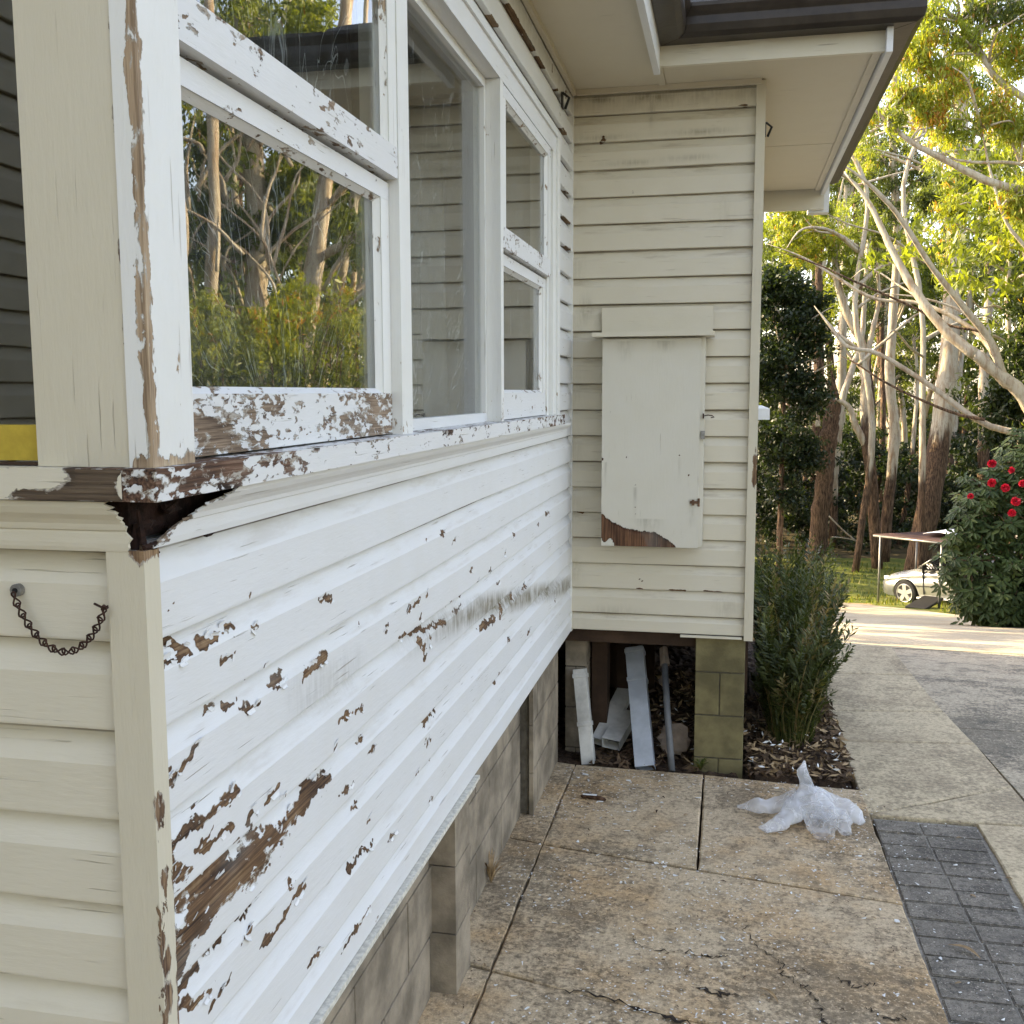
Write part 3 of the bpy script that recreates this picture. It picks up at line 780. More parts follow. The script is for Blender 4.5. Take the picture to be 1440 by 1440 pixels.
# ---- corner post of the window band
def post_peel(P):
    x, y, z = P.T
    wig = 0.005*np.sin(z*9.0)+0.004*np.sin(z*23+1.0)
    e = np.clip(1.5-0.8*np.abs(x-0.024-0.5*wig)/0.007, 0, 1.5)*(y < -0.015)
    e2 = np.clip(1.45-0.8*np.abs(y+0.020)/(0.010+0.9*np.abs(wig)), 0, 1.4)*(x > 0.028)
    o = np.maximum(np.maximum(e, e2), 0.25)
    o = np.maximum(o, np.clip(1.7-(z-1.613)/0.020, 0, 1.6)*(x > 0.0))
    o = np.maximum(o, np.clip(1.15-np.abs(y-0.045)/0.016, 0, 0.95)*(x > 0.028)*np.clip((2.0-z)/0.3, 0.1, 1))
    o = np.maximum(o, np.clip(1.5-np.abs(x+0.0035)/0.003, 0, 1.35)*(y < -0.015)*(np.sin(z*7)+0.4 > 0))
    return o
b = MB(); b.gbox(-0.001, 0.030, -0.022, 0.076, 1.613, 2.96, 0.006, peel=post_peel); b.build('corner_post', M['trim_z'], house, bevel=0.0012)
b = MB(); b.gbox(-0.126, -0.002, -0.0195, 0.01, 1.613, 2.96, 0.012, peel=post_peel); b.build('corner_post', M['trim_shaded'], house, bevel=0.0012)

# ---- head casing, jambs and mullions
def wear_z(P): return 0.45+0.30*np.exp(-((P[:, 2]-1.62)/0.10)**2)
def frame(name, x0, x1, y0, y1, z0, z1, mat='trim_z', pl=wear_z, par=None, res=0.02): return MB().gbox(x0, x1, y0, y1, z0, z1, res, peel=pl).build(name, M[mat], par or house, bevel=0.0012)
frame('head_casing', -0.05, 0.022, 0.077, 2.93, 2.612, 2.675, 'trim_y', 0.35)
frame('head_casing', 0.0, 0.030, 0.078, 2.965, 2.675, 2.70, 'trim_y', 0.35)
frame('mullion', -0.06, 0.022, 0.955, 1.028, 1.613, 2.611)
frame('mullion', -0.06, 0.022, 1.918, 1.955, 1.613, 2.611)
frame('window_jamb', -0.06, 0.006, 2.802, 2.838, 1.613, 2.611)
frame('architrave', -0.002, 0.022, 2.8385, 2.905, 1.613, 2.611)
frame('architrave', -0.002, 0.030, 2.9055, 2.965, 1.613, 2.674)

def rail_peel(P): return 1.0+0.12*np.sin(P[:, 1]*9.0)
def window_sash(y0, y1, z0, z1, x, bot, stile, win, bp, lower):
    s = empty('sash_'+('lower' if lower else 'upper'), (x, (y0+y1)/2, z0)) if False else None
    T = 0.034
    root = frame('bottom_rail', x-T, x, y0, y1, z0, z0+bot, 'trim_y', bp, win, 0.008)
    frame('top_rail', x-T, x, y0, y1, z1-0.035, z1, 'trim_y', 0.78, win, 0.012)
    frame('stile', x-T, x-0.0005, y0, y0+stile, z0+bot, z1-0.035, 'trim_z', 0.5, win)
    frame('stile', x-T, x-0.0005, y1-stile, y1, z0+bot, z1-0.035, 'trim_z', 0.5, win)
    MB().box(x-0.020, x-0.016, y0+stile-0.006, y1-stile+0.006, z0+bot-0.006, z1-0.041).build('pane', M['glass'], win)
    # putty fillet round the glass
    c = 0.010
    for yy, s_ in ((y0+stile, 1), (y1-stile, -1)):
        MB().prism([(x-0.0155, yy), (x-0.003, yy), (x-0.0155, yy+s_*c)], z0+bot, z1-0.035, 2, peel=0.75).build('putty', M['trim_z'], win)
        
    for zz, s_ in ((z0+bot, 1), (z1-0.035, -1)):
        V = [(x-0.0155, zz), (x-0.003, zz), (x-0.0155, zz+s_*c)]
        MB().prism(V, y0+stile, y1-stile, 1, peel=0.85).build('putty', M['trim_y'], win)
def sash_window(y0, y1, stile, lowpeel):
    w = empty('window', (0, (y0+y1)/2, 1.613)); at_root(w, house)
    w.matrix_parent_inverse = Matrix.Translation(house.location).inverted()
    window_sash(y0, y1, 1.616, 2.128, 0.0, 0.084, stile, w, lowpeel, True)
    window_sash(y0, y1, 2.136, 2.610, 0.020, 0.062, stile, w, 0.84, False)
    return w
w1 = sash_window(0.03, 0.954, 0.05, rail_peel)
w3 = sash_window(1.956, 2.801, 0.05, 0.72)
w2 = empty('window', (-0.02, 1.47, 1.613)); at_root(w2, house)
frame('bottom_rail', -0.055, -0.022, 1.029, 1.917, 1.613, 1.640, 'trim_y', 0.5, w2)
frame('top_rail', -0.055, -0.022, 1.029, 1.917, 2.585, 2.611, 'trim_y', 0.3, w2)
frame('stile', -0.055, -0.0225, 1.029, 1.045, 1.640, 2.585, 'trim_z', 0.4, w2)
frame('stile', -0.055, -0.0225, 1.901, 1.917, 1.640, 2.585, 'trim_z', 0.6, w2)
MB().box(-0.040, -0.036, 1.043, 1.903, 1.638, 2.587).build('pane', M['glass'], w2)

# clear plastic sheets taped inside the windows, in loose folds
def sheet(win, y0, y1, z0, z1, x, seed, fan=0.0, mat='sheet_near'):
    r = np.random.default_rng(seed); ny, nz = 110, 40
    Y, Z = np.meshgrid(np.linspace(y0, y1, ny), np.linspace(z0, z1, nz), indexing='ij')
    X = np.full_like(Y, x)
    for i in range(26):
        yc = r.uniform(y0, y1); w_ = r.uniform(0.004, 0.02); sl = r.uniform(-0.12, 0.20)+fan*(yc-(y0+y1)/2); am = r.uniform(0.002, 0.009)
        X += am*np.exp(-((Y-yc-sl*(Z-z0))/w_)**2)*np.clip(r.uniform(0.3, 1)+np.sin((Z-z0)*r.uniform(2, 6)), 0, 1.3)
    MB().grid(np.stack([X, Y, Z], -1)).build('plastic_sheet', M[mat], win, smooth=True)
sheet(w1, 0.07, 0.95, 1.66, 2.58, -0.06, 1, 0.9); sheet(w2, 1.03, 1.915, 1.62, 2.60, -0.085, 2, 0.0, 'sheet_mid'); sheet(w3, 1.99, 2.79, 1.66, 2.58, -0.06, 3, 0.4, 'sheet_far')

# window on the near end wall: dark glass over a yellow strip
w4 = empty('window', (-0.6, 0.02, 1.613)); at_root(w4, house)
MB().gbox(-1.4, -0.127, 0.005, 0.035, 1.618, 1.662, 0.05, peel=0.4).build('bottom_rail', M['yellow'], w4)
MB().box(-1.4, -0.127, 0.018, 0.022, 1.662, 2.60).build('pane', M['glass'], w4)
frame('stile', -1.5, -1.4, 0.0, 0.04, 1.613, 2.60, 'trim_z', 0.4, w4)
MB().box(-1.39, -0.13, -0.0125, 0.002, 1.6135, 1.617).build('packer', M['dark_timber'], w4)
frame('head_casing', -1.5, -0.127, -0.02, 0.04, 2.60, 2.96, 'trim_x', 0.4)


# room inside
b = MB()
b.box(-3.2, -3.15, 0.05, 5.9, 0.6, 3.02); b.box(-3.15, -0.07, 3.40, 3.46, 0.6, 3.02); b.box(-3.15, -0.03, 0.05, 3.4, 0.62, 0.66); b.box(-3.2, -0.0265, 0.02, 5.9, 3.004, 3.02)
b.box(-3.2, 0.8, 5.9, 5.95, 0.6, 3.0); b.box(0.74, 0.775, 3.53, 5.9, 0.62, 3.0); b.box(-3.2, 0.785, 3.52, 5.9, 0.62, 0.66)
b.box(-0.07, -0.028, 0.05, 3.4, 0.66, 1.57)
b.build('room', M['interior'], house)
def curtain(name, mat, P0, P1, ztop0, ztop1, zbot, seed):
    r = np.random.default_rng(seed); n = 70
    t = np.linspace(0, 1, n); G = np.zeros((n, 2, 3))
    for i, q in enumerate(t):
        p = np.array(P0)+(np.array(P1)-np.array(P0))*q
        w = 0.03*np.sin(q*31+seed)+0.015*np.sin(q*77)
        G[i, 0] = (p[0]+w, p[1], zbot); G[i, 1] = (p[0]+w*0.6, p[1], ztop0+(ztop1-ztop0)*q)
    o = MB().grid(G).build(name, M[mat], house, smooth=True)
    q = o.modifiers.new('thickness', 'SOLIDIFY'); q.thickness = 0.003
curtain('curtain', 'cloth', (-0.30, 0.62), (-0.32, 1.55), 2.38, 2.75, 1.3, 1)
curtain('curtain', 'grey_cloth', (-0.42, 1.1), (-0.40, 2.7), 2.45, 2.55, 1.2, 2)

# ---- eaves: soffit, fascia, gutters, roof
def slab(name, mat, x0, x1, y0, y1, z0, z1, **kw): return MB().box(x0, x1, y0, y1, z0, z1, **kw).build(name, M[mat], house)
slab('soffit_panel', 'soffit', -1.66, -0.024, -0.45, -0.02, 3.0, 3.008); slab('fascia', 'trim_x', -1.66, 0.398, -0.48, -0.455, 2.955, 3.14, peel=0.3); slab('soffit_panel', 'soffit', -0.02, 0.372, -0.45, 1.2, 3.0, 3.008); slab('soffit_panel', 'soffit', -0.02, 0.372, 1.203, 3.476, 3.0, 3.008)
slab('soffit_panel', 'soffit', 0.404, 1.235, 3.162, 3.47, 3.0, 3.008)
slab('soffit_panel', 'soffit', 0.805, 1.235, 3.473, 4.70, 3.001, 3.009); slab('soffit_panel', 'soffit', 0.805, 1.235, 4.704, 5.95, 3.0, 3.008)
slab('soffit_batten', 'soffit', 0.373, 0.403, 3.163, 3.476, 2.994, 3.008)
slab('soffit_batten', 'soffit', 1.205, 1.238, 3.162, 5.95, 2.990, 3.0)
slab('soffit_batten', 'soffit', 0.001, 0.020, -0.02, 3.46, 2.978, 2.9995)
slab('soffit_batten', 'soffit', 0.021, 0.80, 3.448, 3.467, 2.978, 2.9995)
slab('fascia', 'trim_y', 0.373, 0.398, -0.454, 3.162, 2.955, 3.14, peel=0.3)
slab('fascia', 'trim_x', 0.398, 1.243, 3.140, 3.162, 2.980, 3.14, peel=0.3)
slab('fascia', 'trim_y', 1.243, 1.266, 3.10, 5.98, 2.965, 3.14, peel=0.3)
slab('fascia', 'trim_x', 0.83, 1.266, 5.98, 6.004, 2.875, 3.10, peel=0.3)
slab('fascia', 'trim_y', 1.17, 1.30, 6.005, 6.10, 2.86, 3.06, peel=0.3)
GP = [(0, 0), (0.075, 0), (0.098, 0.012), (0.105, 0.04), (0.103, 0.07), (0.112, 0.082), (0.122, 0.10), (0.122, 0.115), (0.112, 0.115), (0.108, 0.098), (0.094, 0.074), (0.094, 0.03), (0.085, 0.012), (0.008, 0.010), (0.006, 0.11), (0, 0.11)]
def gutter(P, Q, outv, z, m0=0.0, m1=0.0):
    """extruded gutter from P to Q, outward direction outv, mitred by m (shift along the run per unit of outward distance)"""
    P, Q, outv = (np.array(q, float) for q in (P, Q, outv)); d = (Q-P)/np.linalg.norm(Q-P)
    V = []
    for base, mm in ((P, m0), (Q, m1)):
        for (u, w) in GP: V.append((*(base+outv*u+d*mm*u), z+w))
    n = len(GP); F = [tuple(range(n))[::-1], tuple(range(n, 2*n))]+[(i, (i+1) % n, n+(i+1) % n, n+i) for i in range(n)]
    return MB().add(V, F).build('gutter', M['gutter'], house, bevel=0.002)
gutter((0.399, -0.5), (0.399, 3.139), (1, 0), 3.055, 0, -1)
gutter((0.399, 3.139), (1.267, 3.139), (0, -1), 3.055, 1, 1)
gutter((1.267, 3.139), (1.267, 6.10), (1, 0), 3.055, -1, 0)
# roof: stepped rows of tiles on the hips
def tile_rows(name, line0, line1, inward, n, rise, pitch0, z0, ends):
    """rows of roof tiles climbing from an eave line; ends = per-row shortening at both ends"""
    A, B, D = np.array(line0, float), np.array(line1, float), np.array(inward, float)
    d = (B-A)/np.linalg.norm(B-A); b = MB()
    for i in range(n):
        s0, s1 = i*pitch0, (i+1)*pitch0+0.03
        a0 = A+D*s0+d*ends[0]*s0; b0 = B+D*s0-d*ends[1]*s0; a1 = A+D*s1+d*ends[0]*s1; b1 = B+D*s1-d*ends[1]*s1
        zz0 = z0+s0*rise+0.022; zz1 = z0+s1*rise
        L = np.linalg.norm(b0-a0); m_ = max(2, int(L/0.05)); t = np.linspace(0, 1, m_)
        wave = 0.012*np.abs(np.sin(np.arange(m_)*math.pi/6.0))
        G = np.zeros((m_, 3, 3))
        for j, q in enumerate(t):
            p0 = a0+(b0-a0)*q; p1 = a1+(b1-a1)*q
            G[j, 0] = (*p0, zz0-0.022+wave[j]*0.3); G[j, 1] = (*p0, zz0+wave[j]); G[j, 2] = (*p1, zz1+wave[j])
        b.grid(G)
    return b.build(name, M['tile'], house)
tile_rows('roof', (0.47, -0.5), (0.47, 8.0), (-1, 0), 17, 0.45, 0.26, 3.15, (0.0, 0.6))
tile_rows('roof', (-9.3, -0.5), (-9.3, 8.0), (1, 0), 18, 0.45, 0.29, 3.15, (0.0, 0.6))
tile_rows('roof', (-2.0, 3.07), (1.335, 3.07), (0, 1), 6, 0.45, 0.26, 3.15, (0.0, 1.0))
tile_rows('roof', (1.335, 3.07), (1.335, 6.2), (-1, 0), 6, 0.45, 0.26, 3.15, (1.0, 1.0))
tile_rows('roof', (-2.0, 6.2), (1.335, 6.2), (0, -1), 6, 0.45, 0.26, 3.15, (0.0, 1.0))
# outer shell of the house that the photograph does not show but the sun meets
b = MB(); b.box(-9.2, -1.64, -4.0, 0.01, 0.0, 3.1); b.box(-9.2, -3.25, 0.012, 7.8, 0.0, 3.1); b.box(-3.2, -0.05, 5.96, 7.8, 0.0, 3.1)
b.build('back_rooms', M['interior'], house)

# ---- subfloor: block base wall, pilasters, flashing
BASE = MB(); BASE.box(-0.30, -0.107, 0.02, 3.50, -0.1, 0.604); BASE.box(-0.107, -0.064, 2.80, 3.44, -0.1, 0.60)
BASE.build('base_wall', M['mortar'], house)
r = np.random.default_rng(3)
def blocks(x, y0, y1, zt, L, Hh, phase, thick=0.012):
    row = 0; z = -0.02
    while z < zt-0.02:
        h = min(Hh, zt-z)-0.006
        y = y0-(L*(phase+0.5*(row % 2)))
        while y < y1:
            a, c = max(y, y0), min(y+L-0.006, y1)
            if c-a > 0.02:
                MB().box(x-thick, x+r.uniform(-.0008, .0008), a, c, z, z+h).build('block', M['block'], house, bevel=0.002)
            y += L
        z += Hh; row += 1
blocks(-0.10, 0.03, 1.53, 0.598, 0.39, 0.20, 0.2); blocks(-0.10, 1.70, 2.79, 0.598, 0.39, 0.20, 0.1)
blocks(-0.052, 2.80, 3.43, 0.592, 0.39, 0.20, 0.7)
for z0, z1 in ((-0.02, 0.176), (0.18, 0.376), (0.38, 0.566)):
    MB().gbox(-0.108, -0.030, 1.53, 1.692, z0, z1, 0.05).build('block', M['block'], house, bevel=0.004)
    MB().gbox(-0.063, -0.046, 2.788, 2.80, z0, z1, 0.05).build('block', M['block'], house, bevel=0.003)
def rough_cap(name, x0, x1, y0, y1, z0, z1):
    b = MB(); n = 14; G = np.zeros((n, n, 3))
    for i in range(n):
        for j in range(n):
            u, v = i/(n-1), j/(n-1); e = min(u, 1-u, v, 1-v)
            G[i, j] = (x0+(x1-x0)*u, y0+(y1-y0)*v, (z0 if e == 0 else z1-0.012+0.02*r.random()))
    b.grid(G, flip=True); return b.build(name, M['block'], house)
rough_cap('mortar_cap', -0.11, -0.028, 1.528, 1.694, 0.562, 0.597)
b = MB(); b.gbox(-0.02, 0.013, -0.01, 1.60, 0.590, 0.602, 0.03); b.gbox(-0.02, 0.011, 1.60, 1.66, 0.591, 0.601, 0.02)
b.build('flashing', M['ledge'], house, bevel=0.002)
slab('bearer', 'dark_timber', -0.05, 0.79, 3.52, 3.60, 0.55, 0.66)
for y in (4.2, 4.9, 5.6): slab('joist', 'dark_timber', -0.05, 0.79, y, y+0.05, 0.52, 0.62)
slab('bottom_flashing', 'trim_x', 0.50, 0.77, 3.455, 3.475, 0.606, 0.614)
# piers
def pier(x0, x1, y0, y1, ztop, mat, cuts):
    p = empty('pier', ((x0+x1)/2, (y0+y1)/2, -0.03)); at_root(p, house)
    MB().box(x0+0.008, x1-0.008, y0+0.008, y1-0.008, -0.15, ztop-0.002).build('mortar', M['mortar'], p)
    z = ztop
    for i, h in enumerate(cuts):
        xs = [x0, (x0+x1)/2, x1] if i % 2 else [x0, x1]
        for a, c in zip(xs[:-1], xs[1:]): MB().box(a+0.002, c-0.002, y0, y1, z-h+0.003, z-0.003).build('block', M[mat], p, bevel=0.003)
        z -= h
pier(0.567, 0.789, 3.482, 3.70, 0.612, 'pier_block', [0.168, 0.20, 0.20, 0.14])
pier(-0.05, 0.055, 3.62, 3.80, 0.60, 'block', [0.20, 0.20, 0.20, 0.14])
slab('stump', 'dark_timber', 0.065, 0.14, 3.74, 3.86, -0.2, 0.60); slab('stump', 'dark_timber', 0.165, 0.225, 3.95, 4.07, -0.2, 0.60)
slab('stump', 'dark_timber', -0.04, 0.06, 4.0, 4.1, -0.2, 0.55)
b = MB(); b.box(-0.04, 0.30, 4.75, 4.80, -0.2, 0.55); b.box(-3, 0.78, 5.90, 5.95, -0.3, 0.62); b.box(0.775, 0.805, 3.75, 5.95, 0.28, 0.62)
b.build('subfloor_boards', M['dark_timber'], house)

# ---- meter box
mb = empty('meter_box', (0.37, 3.42, 1.03)); at_root(mb, house)
MB().gbox(0.150, 0.590, 3.374, 3.466, 1.03, 1.935, 0.05, peel=0.2).build('case', M['box'], mb, bevel=0.002)
rotline = lambda x: 1.03+np.interp(x, [0.15, 0.16, 0.205, 0.27, 0.33, 0.385, 0.44, 0.47, 0.49], [0.145, 0.14, 0.105, 0.075, 0.068, 0.062, 0.035, 0.018, -0.02])
def door_peel(P):
    x, y, z = P.T
    d = rotline(x)-z
    o = np.where(z < 1.05+0.02*np.sin(x*90)*0, 1.0+np.clip(d/0.02, -1, 0.9), 1.0+np.clip(d/0.018, -1, 0.9))
    o = np.where((x < 0.21) & (z < 1.052+0.012*np.sin(x*140)), 0.3, o)
    for xa, za, rr in ((0.17, 1.62, 0.004), (0.19, 1.615, 0.004), (0.30, 1.30, 0.004), (0.30, 1.20, 0.004), (0.155, 1.41, 0.007), (0.53, 1.345, 0.005), (0.302, 1.17, 0.004), (0.26, 1.42, 0.004), (0.49, 1.43, 0.005)):
        o = np.maximum(o, np.clip(1.9-np.hypot(x-xa, z-za)/rr, 0, 1.8))
    return np.clip(o, 0.15, 1.9)
def door_stain(P):
    x, z = P[:, 0], P[:, 2]; o = np.zeros(len(x))
    for xa, za, L, w in ((0.30, 1.29, 0.16, 0.006), (0.545, 1.21, 0.10, 0.012), (0.25, 1.92, 0.10, 0.03), (0.42, 1.92, 0.06, 0.04), (0.17, 1.40, 0.12, 0.005), (0.49, 1.42, 0.12, 0.004), (0.36, 1.15, 0.08, 0.05)):
        o = np.maximum(o, 0.45*np.exp(-((x-xa)/w)**2)*np.clip(1-(za-z)/L, 0, 1)*(z < za))
    return o
MB().gbox(0.153, 0.572, 3.352, 3.372, 1.028, 1.928, 0.006, peel=door_peel, stain=door_stain).build('door', M['box'], mb, bevel=0.001)
MB().gbox(0.113, 0.628, 3.300, 3.466, 1.937, 1.955, 0.03, peel=0.62).build('hood', M['trim_x'], mb, bevel=0.002)
MB().gbox(0.137, 0.618, 3.452, 3.4665, 1.955, 2.07, 0.04, peel=0.25).build('head_board', M['board_x'], mb, bevel=0.002)
b = MB(); b.box(0.536, 0.572, 3.347, 3.352, 1.222, 1.234); b.box(0.545, 0.556, 3.340, 3.348, 1.215, 1.24); b.tube([(0.574, 3.35, 1.21), (0.574, 3.35, 1.245)], 0.005, 8)
b.build('latch', M['hinge'], mb)
b = MB(); b.box(0.578, 0.594, 3.362, 3.373, 1.50, 1.535); b.build('hinge', M['steel'], mb)
b = MB(); b.tube([(0.586, 3.365, 1.598), (0.606, 3.362, 1.603), (0.625, 3.366, 1.60), (0.632, 3.37, 1.594), (0.618, 3.37, 1.592)], 0.0025, 6); b.box(0.584, 0.590, 3.36, 3.37, 1.588, 1.61)
b.build('hook', M['rust'], mb)
# clips on the boards
def clip(p, s):
    b = MB(); x, y, z = p
    b.box(x, x+0.004, y-0.02*s, y+0.02*s, z-0.03*s, z+0.03*s); b.tube([(x+.004, y-0.015*s, z+0.028*s), (x+.03*s, y, z+.01*s), (x+0.012*s, y+0.012*s, z-0.03*s)], 0.006*s, 6)
    b.build('cable_clip', M['car_trim'], house)
clip((0.003, 3.16, 2.878), 1.0); clip((0.818, 3.49, 2.80), 0.9)
MB().gbox(0.816, 0.875, 3.70, 4.9, 1.575, 1.625, 0.2, peel=0.3).build('window_sill', M['trim_y'], house, bevel=0.003)

# ---- chain hanging on the near corner
chain = empty('chain', (-0.178, -0.016, 1.455), label='short rusty chain looped between a washer and a nail on the corner boards', cat='chain')
C0, C1 = np.array([-0.1775, -0.012, 1.452]), np.array([-0.0455, -0.020, 1.440])
NL = 13
tt_ = np.linspace(0, 1, 200)
cv = C0+(C1-C0)*tt_[:, None]; cv[:, 2] -= 0.064*(1-(2*tt_-1)**2)**0.85
sl_ = np.concatenate([[0], np.cumsum(np.linalg.norm(np.diff(cv, axis=0), axis=1))])
pts = np.stack([np.interp(np.linspace(0, sl_[-1], NL+1), sl_, cv[:, k]) for k in range(3)], 1)
for i in range(NL):
    a, c = pts[i], pts[i+1]; d = c-a; L = np.linalg.norm(d); d /= L; mid = (a+c)/2
    tw = np.array([0, -1, 0.0]) if i % 2 else np.array([0, -1, 0.0])
    sd_ = np.cross(d, tw); sd_ /= np.linalg.norm(sd_)
    nn = tw*0.0
    ring = []
    for k in range(17):
        an = 2*math.pi*k/16
        # figure of eight link
        ring.append(mid+d*(L*0.62)*math.cos(an)+sd_*0.0042*math.sin(2*an)*(1.0)+tw*0.002*math.sin(an))
    MB().tube(ring, 0.0012, 6, cap=False).build('chain_link', M['rust'], chain, smooth=True)
b = MB(); b.tube([C0+(0, 0.012, 0.003), C0+(0, 0.004, 0.003)], 0.008, 14); b.build('washer', M['steel'], chain, smooth=False)
b = MB(); b.tube([C0+(0, 0.0045, 0.003), C0+(0, 0.0025, 0.003)], 0.0035, 10); b.build('nail_head', M['black'], chain)
b = MB(); b.tube([C1+(-0.002, 0.014, 0.0), C1+(0, -0.004, 0.0), C1+(0.004, -0.006, 0.005)], 0.0022, 8); b.tube([C1+(-.012, -.002, .006), C1+(0.0, -.004, 0.002), C1+(0.002, -.004, -.008)], 0.0016, 6); b.build('nail', M['rust'], chain)

# ================================================================== GROUND
def draped(name, xs, ys, dz, mat, xmap=None, kind='structure', solid=0.0):
    X, Y = np.meshgrid(xs, ys, indexing='ij')
    if xmap: X, Y = xmap(X, Y)
    G = np.stack([X, Y, H(X, Y)+dz], -1)
    o = MB().grid(G, flip=True).build(name, M[mat], None, smooth=True)
    return tag(o, kind=kind)
yy = np.concatenate([np.arange(-400, -20, 20), np.arange(-20, 60, 0.8), np.arange(60, 420, 20)])
draped('ground', np.concatenate([np.arange(-400, -40, 20), np.arange(-40, 60, 4), np.arange(60, 420, 20)]), yy, -0.10, 'floor')
# mown lawn below the drive, with the brown track crossing it
def lawnmap(X, Y): return X, Y+0.25*np.sin(X*0.9)+0.15*np.sin(X*2.3)
draped('lawn', np.arange(-16, 14.1, 0.5), np.arange(20.5, 37.6, 0.5), -0.05, 'lawn', lawnmap)
draped('lawn', np.arange(4.6, 15.1, 0.4), np.arange(4.0, 21.0, 0.5), -0.045, 'lawn', lambda X, Y: (X+0.12*np.sin(Y*1.7), Y))
def trackmap(X, Y):
    c = 23.0+0.30*np.clip(2.5-X, 0, 9)**1.25
    return X+0.0*Y, c+Y*(1+0.15*np.sin(X*1.3))
draped('track', np.arange(-14, 4.2, 0.3), np.linspace(-1.3, 0.9, 6), -0.03, 'dirt', trackmap)
# concrete drive running down the slope and bending away to the left
def drivemap(U, V):
    # V along, U across 0..1
    L = np.interp(V, [-9, 6.9, 14, 20, 23.3], [1.20, 1.20, 1.25, 1.4, 1.6]); Rr = np.interp(V, [-9, 14, 18, 20.5, 22.0, 23.3], [5.0, 5.0, 4.95, 4.7, 4.1, 3.2])
    return L+(Rr-L)*U, V-0.35*np.sin(U*3.1)*(V > 20)
draped('driveway', np.linspace(0, 1, 16), np.arange(6.9, 23.4, 0.4), -0.004, 'drive_far', drivemap)

# slabs: each concrete bay is its own piece
slabs = empty('pavement', (0.6, 2.0, 0), kind='structure')
def slab_piece(poly, mat, top=0.0, depth=0.10, name='slab', parent=slabs, gap=0.005, seed=0, tilt=0.0):
    c = np.mean(np.array(poly), axis=0); r_ = np.random.default_rng(seed)
    P = []
    n = len(poly)
    for i in range(n):
        a, b_ = np.array(poly[i], float), np.array(poly[(i+1) % n], float); L = np.linalg.norm(b_-a); k = max(1, int(L/0.05))
        nr_ = np.array([b_[1]-a[1], a[0]-b_[0]])/(L+1e-9)
        for j in range(k):
            q = a+(b_-a)*j/k; q = q+(c-q)/np.linalg.norm(c-q)*gap+nr_*r_.normal(0, 0.0013); P.append(tuple(q))
    tz = [top+tilt*(p[0]-c[0]) for p in P]
    b = MB(); m_ = len(P)
    ins = [tuple(np.array(p)+(c-np.array(p))/np.linalg.norm(c-np.array(p))*0.006) for p in P]
    V = [(p[0], p[1], top-depth) for p in P]+[(p[0], p[1], z-0.005) for p, z in zip(P, tz)]+[(p[0], p[1], z) for p, z in zip(ins, tz)]
    F = [(i, (i+1) % m_, m_+(i+1) % m_, m_+i) for i in range(m_)]+[(m_+i, m_+(i+1) % m_, 2*m_+(i+1) % m_, 2*m_+i) for i in range(m_)]+[tuple(range(2*m_, 3*m_))]
    b.add(V, F)
    return b.build(name, M[mat], parent)
J = 0.035   # x of the narrow joint beside the house
bays = [
 ([(J, 2.545), (0.617, 2.455), (0.617, 3.392), (J+0.0, 3.40)], 0.0, 0), ([(0.617, 2.455), (1.30, 2.33), (1.285, 3.335), (0.617, 3.392)], 0.0, 0.004),
 ([(J, 1.675), (0.16, 1.65), (0.165, 1.635), (1.325, 1.405), (1.30, 2.33), (J, 2.545)], -0.002, 0.0), ([(J, 0.65), (1.33, 0.45), (1.325, 1.405), (J, 1.675)], -0.006, 0.002),
 ([(J, -0.4), (1.33, -0.5), (1.33, 0.45), (J, 0.65)], 0, 0), ([(J, -2.4), (1.33, -2.4), (1.33, -0.5), (J, -0.4)], 0, 0), ([(-3.1, -2.4), (J, -2.4), (J, -0.02), (-3.1, -0.02)], 0, 0),
 ([(-0.115, -0.02), (J, -0.02), (J, 1.675), (-0.115, 1.70)], -0.003, 0), ([(-0.115, 1.70), (J, 1.675), (J, 2.545), (-0.115, 2.58)], 0, 0), ([(-0.115, 2.58), (J, 2.545), (J, 3.40), (-0.115, 3.43)], 0.001, 0)]
for i, (poly, top, tilt) in enumerate(bays): slab_piece(poly, 'slab', top, seed=i, tilt=tilt)
paths = [
 [(1.29, 3.085), (1.69, 3.085), (1.955, 3.10), (1.935, 3.515), (1.345, 3.13)], [(1.275, 3.10), (1.345, 3.13), (1.935, 3.515), (1.905, 4.07), (1.255, 3.99)],
 [(1.255, 3.99), (1.905, 4.07), (1.86, 4.58), (1.25, 4.48)], [(1.25, 4.48), (1.86, 4.58), (1.82, 5.3), (1.24, 5.25)], [(1.24, 5.25), (1.82, 5.3), (1.80, 6.0), (1.22, 6.0)],
 [(1.69, 2.25), (2.0, 2.25), (1.955, 3.10), (1.69, 3.085)], [(1.655, 1.1), (2.03, 1.1), (2.0, 2.25), (1.68, 2.25)], [(1.60, -1.0), (2.06, -1.0), (2.03, 1.1), (1.655, 1.1)]]
for i, poly in enumerate(paths): slab_piece(poly, 'path', -0.004, seed=40+i, gap=0.007)
def bay(x0, x1, y0, y1, mat, seed):
    n = max(2, int((y1-y0)/0.3)); ys = np.linspace(y0+0.004, y1-0.004, n); xs = np.linspace(x0+0.004, x1-0.004, 4)
    X, Y = np.meshgrid(xs, ys, indexing='ij')
    G = np.stack([X, Y, H(X, Y)-0.006], -1); b = MB(); b.grid(G, flip=True)
    for e in (G[0], G[-1], G[:, 0], G[:, -1]):
        Q = np.stack([e, e-np.array([0, 0, 0.09])], 1); b.grid(Q)
    b.build('slab', M[mat], slabs)
r = np.random.default_rng(8)
def edge(y): return float(np.interp(y, [-4, -1, 1.1, 2.25, 3.10, 3.515, 4.07, 4.58, 5.3, 6.0, 6.9], [2.09, 2.06, 2.03, 2.0, 1.955, 1.935, 1.905, 1.86, 1.82, 1.80, 1.79]))
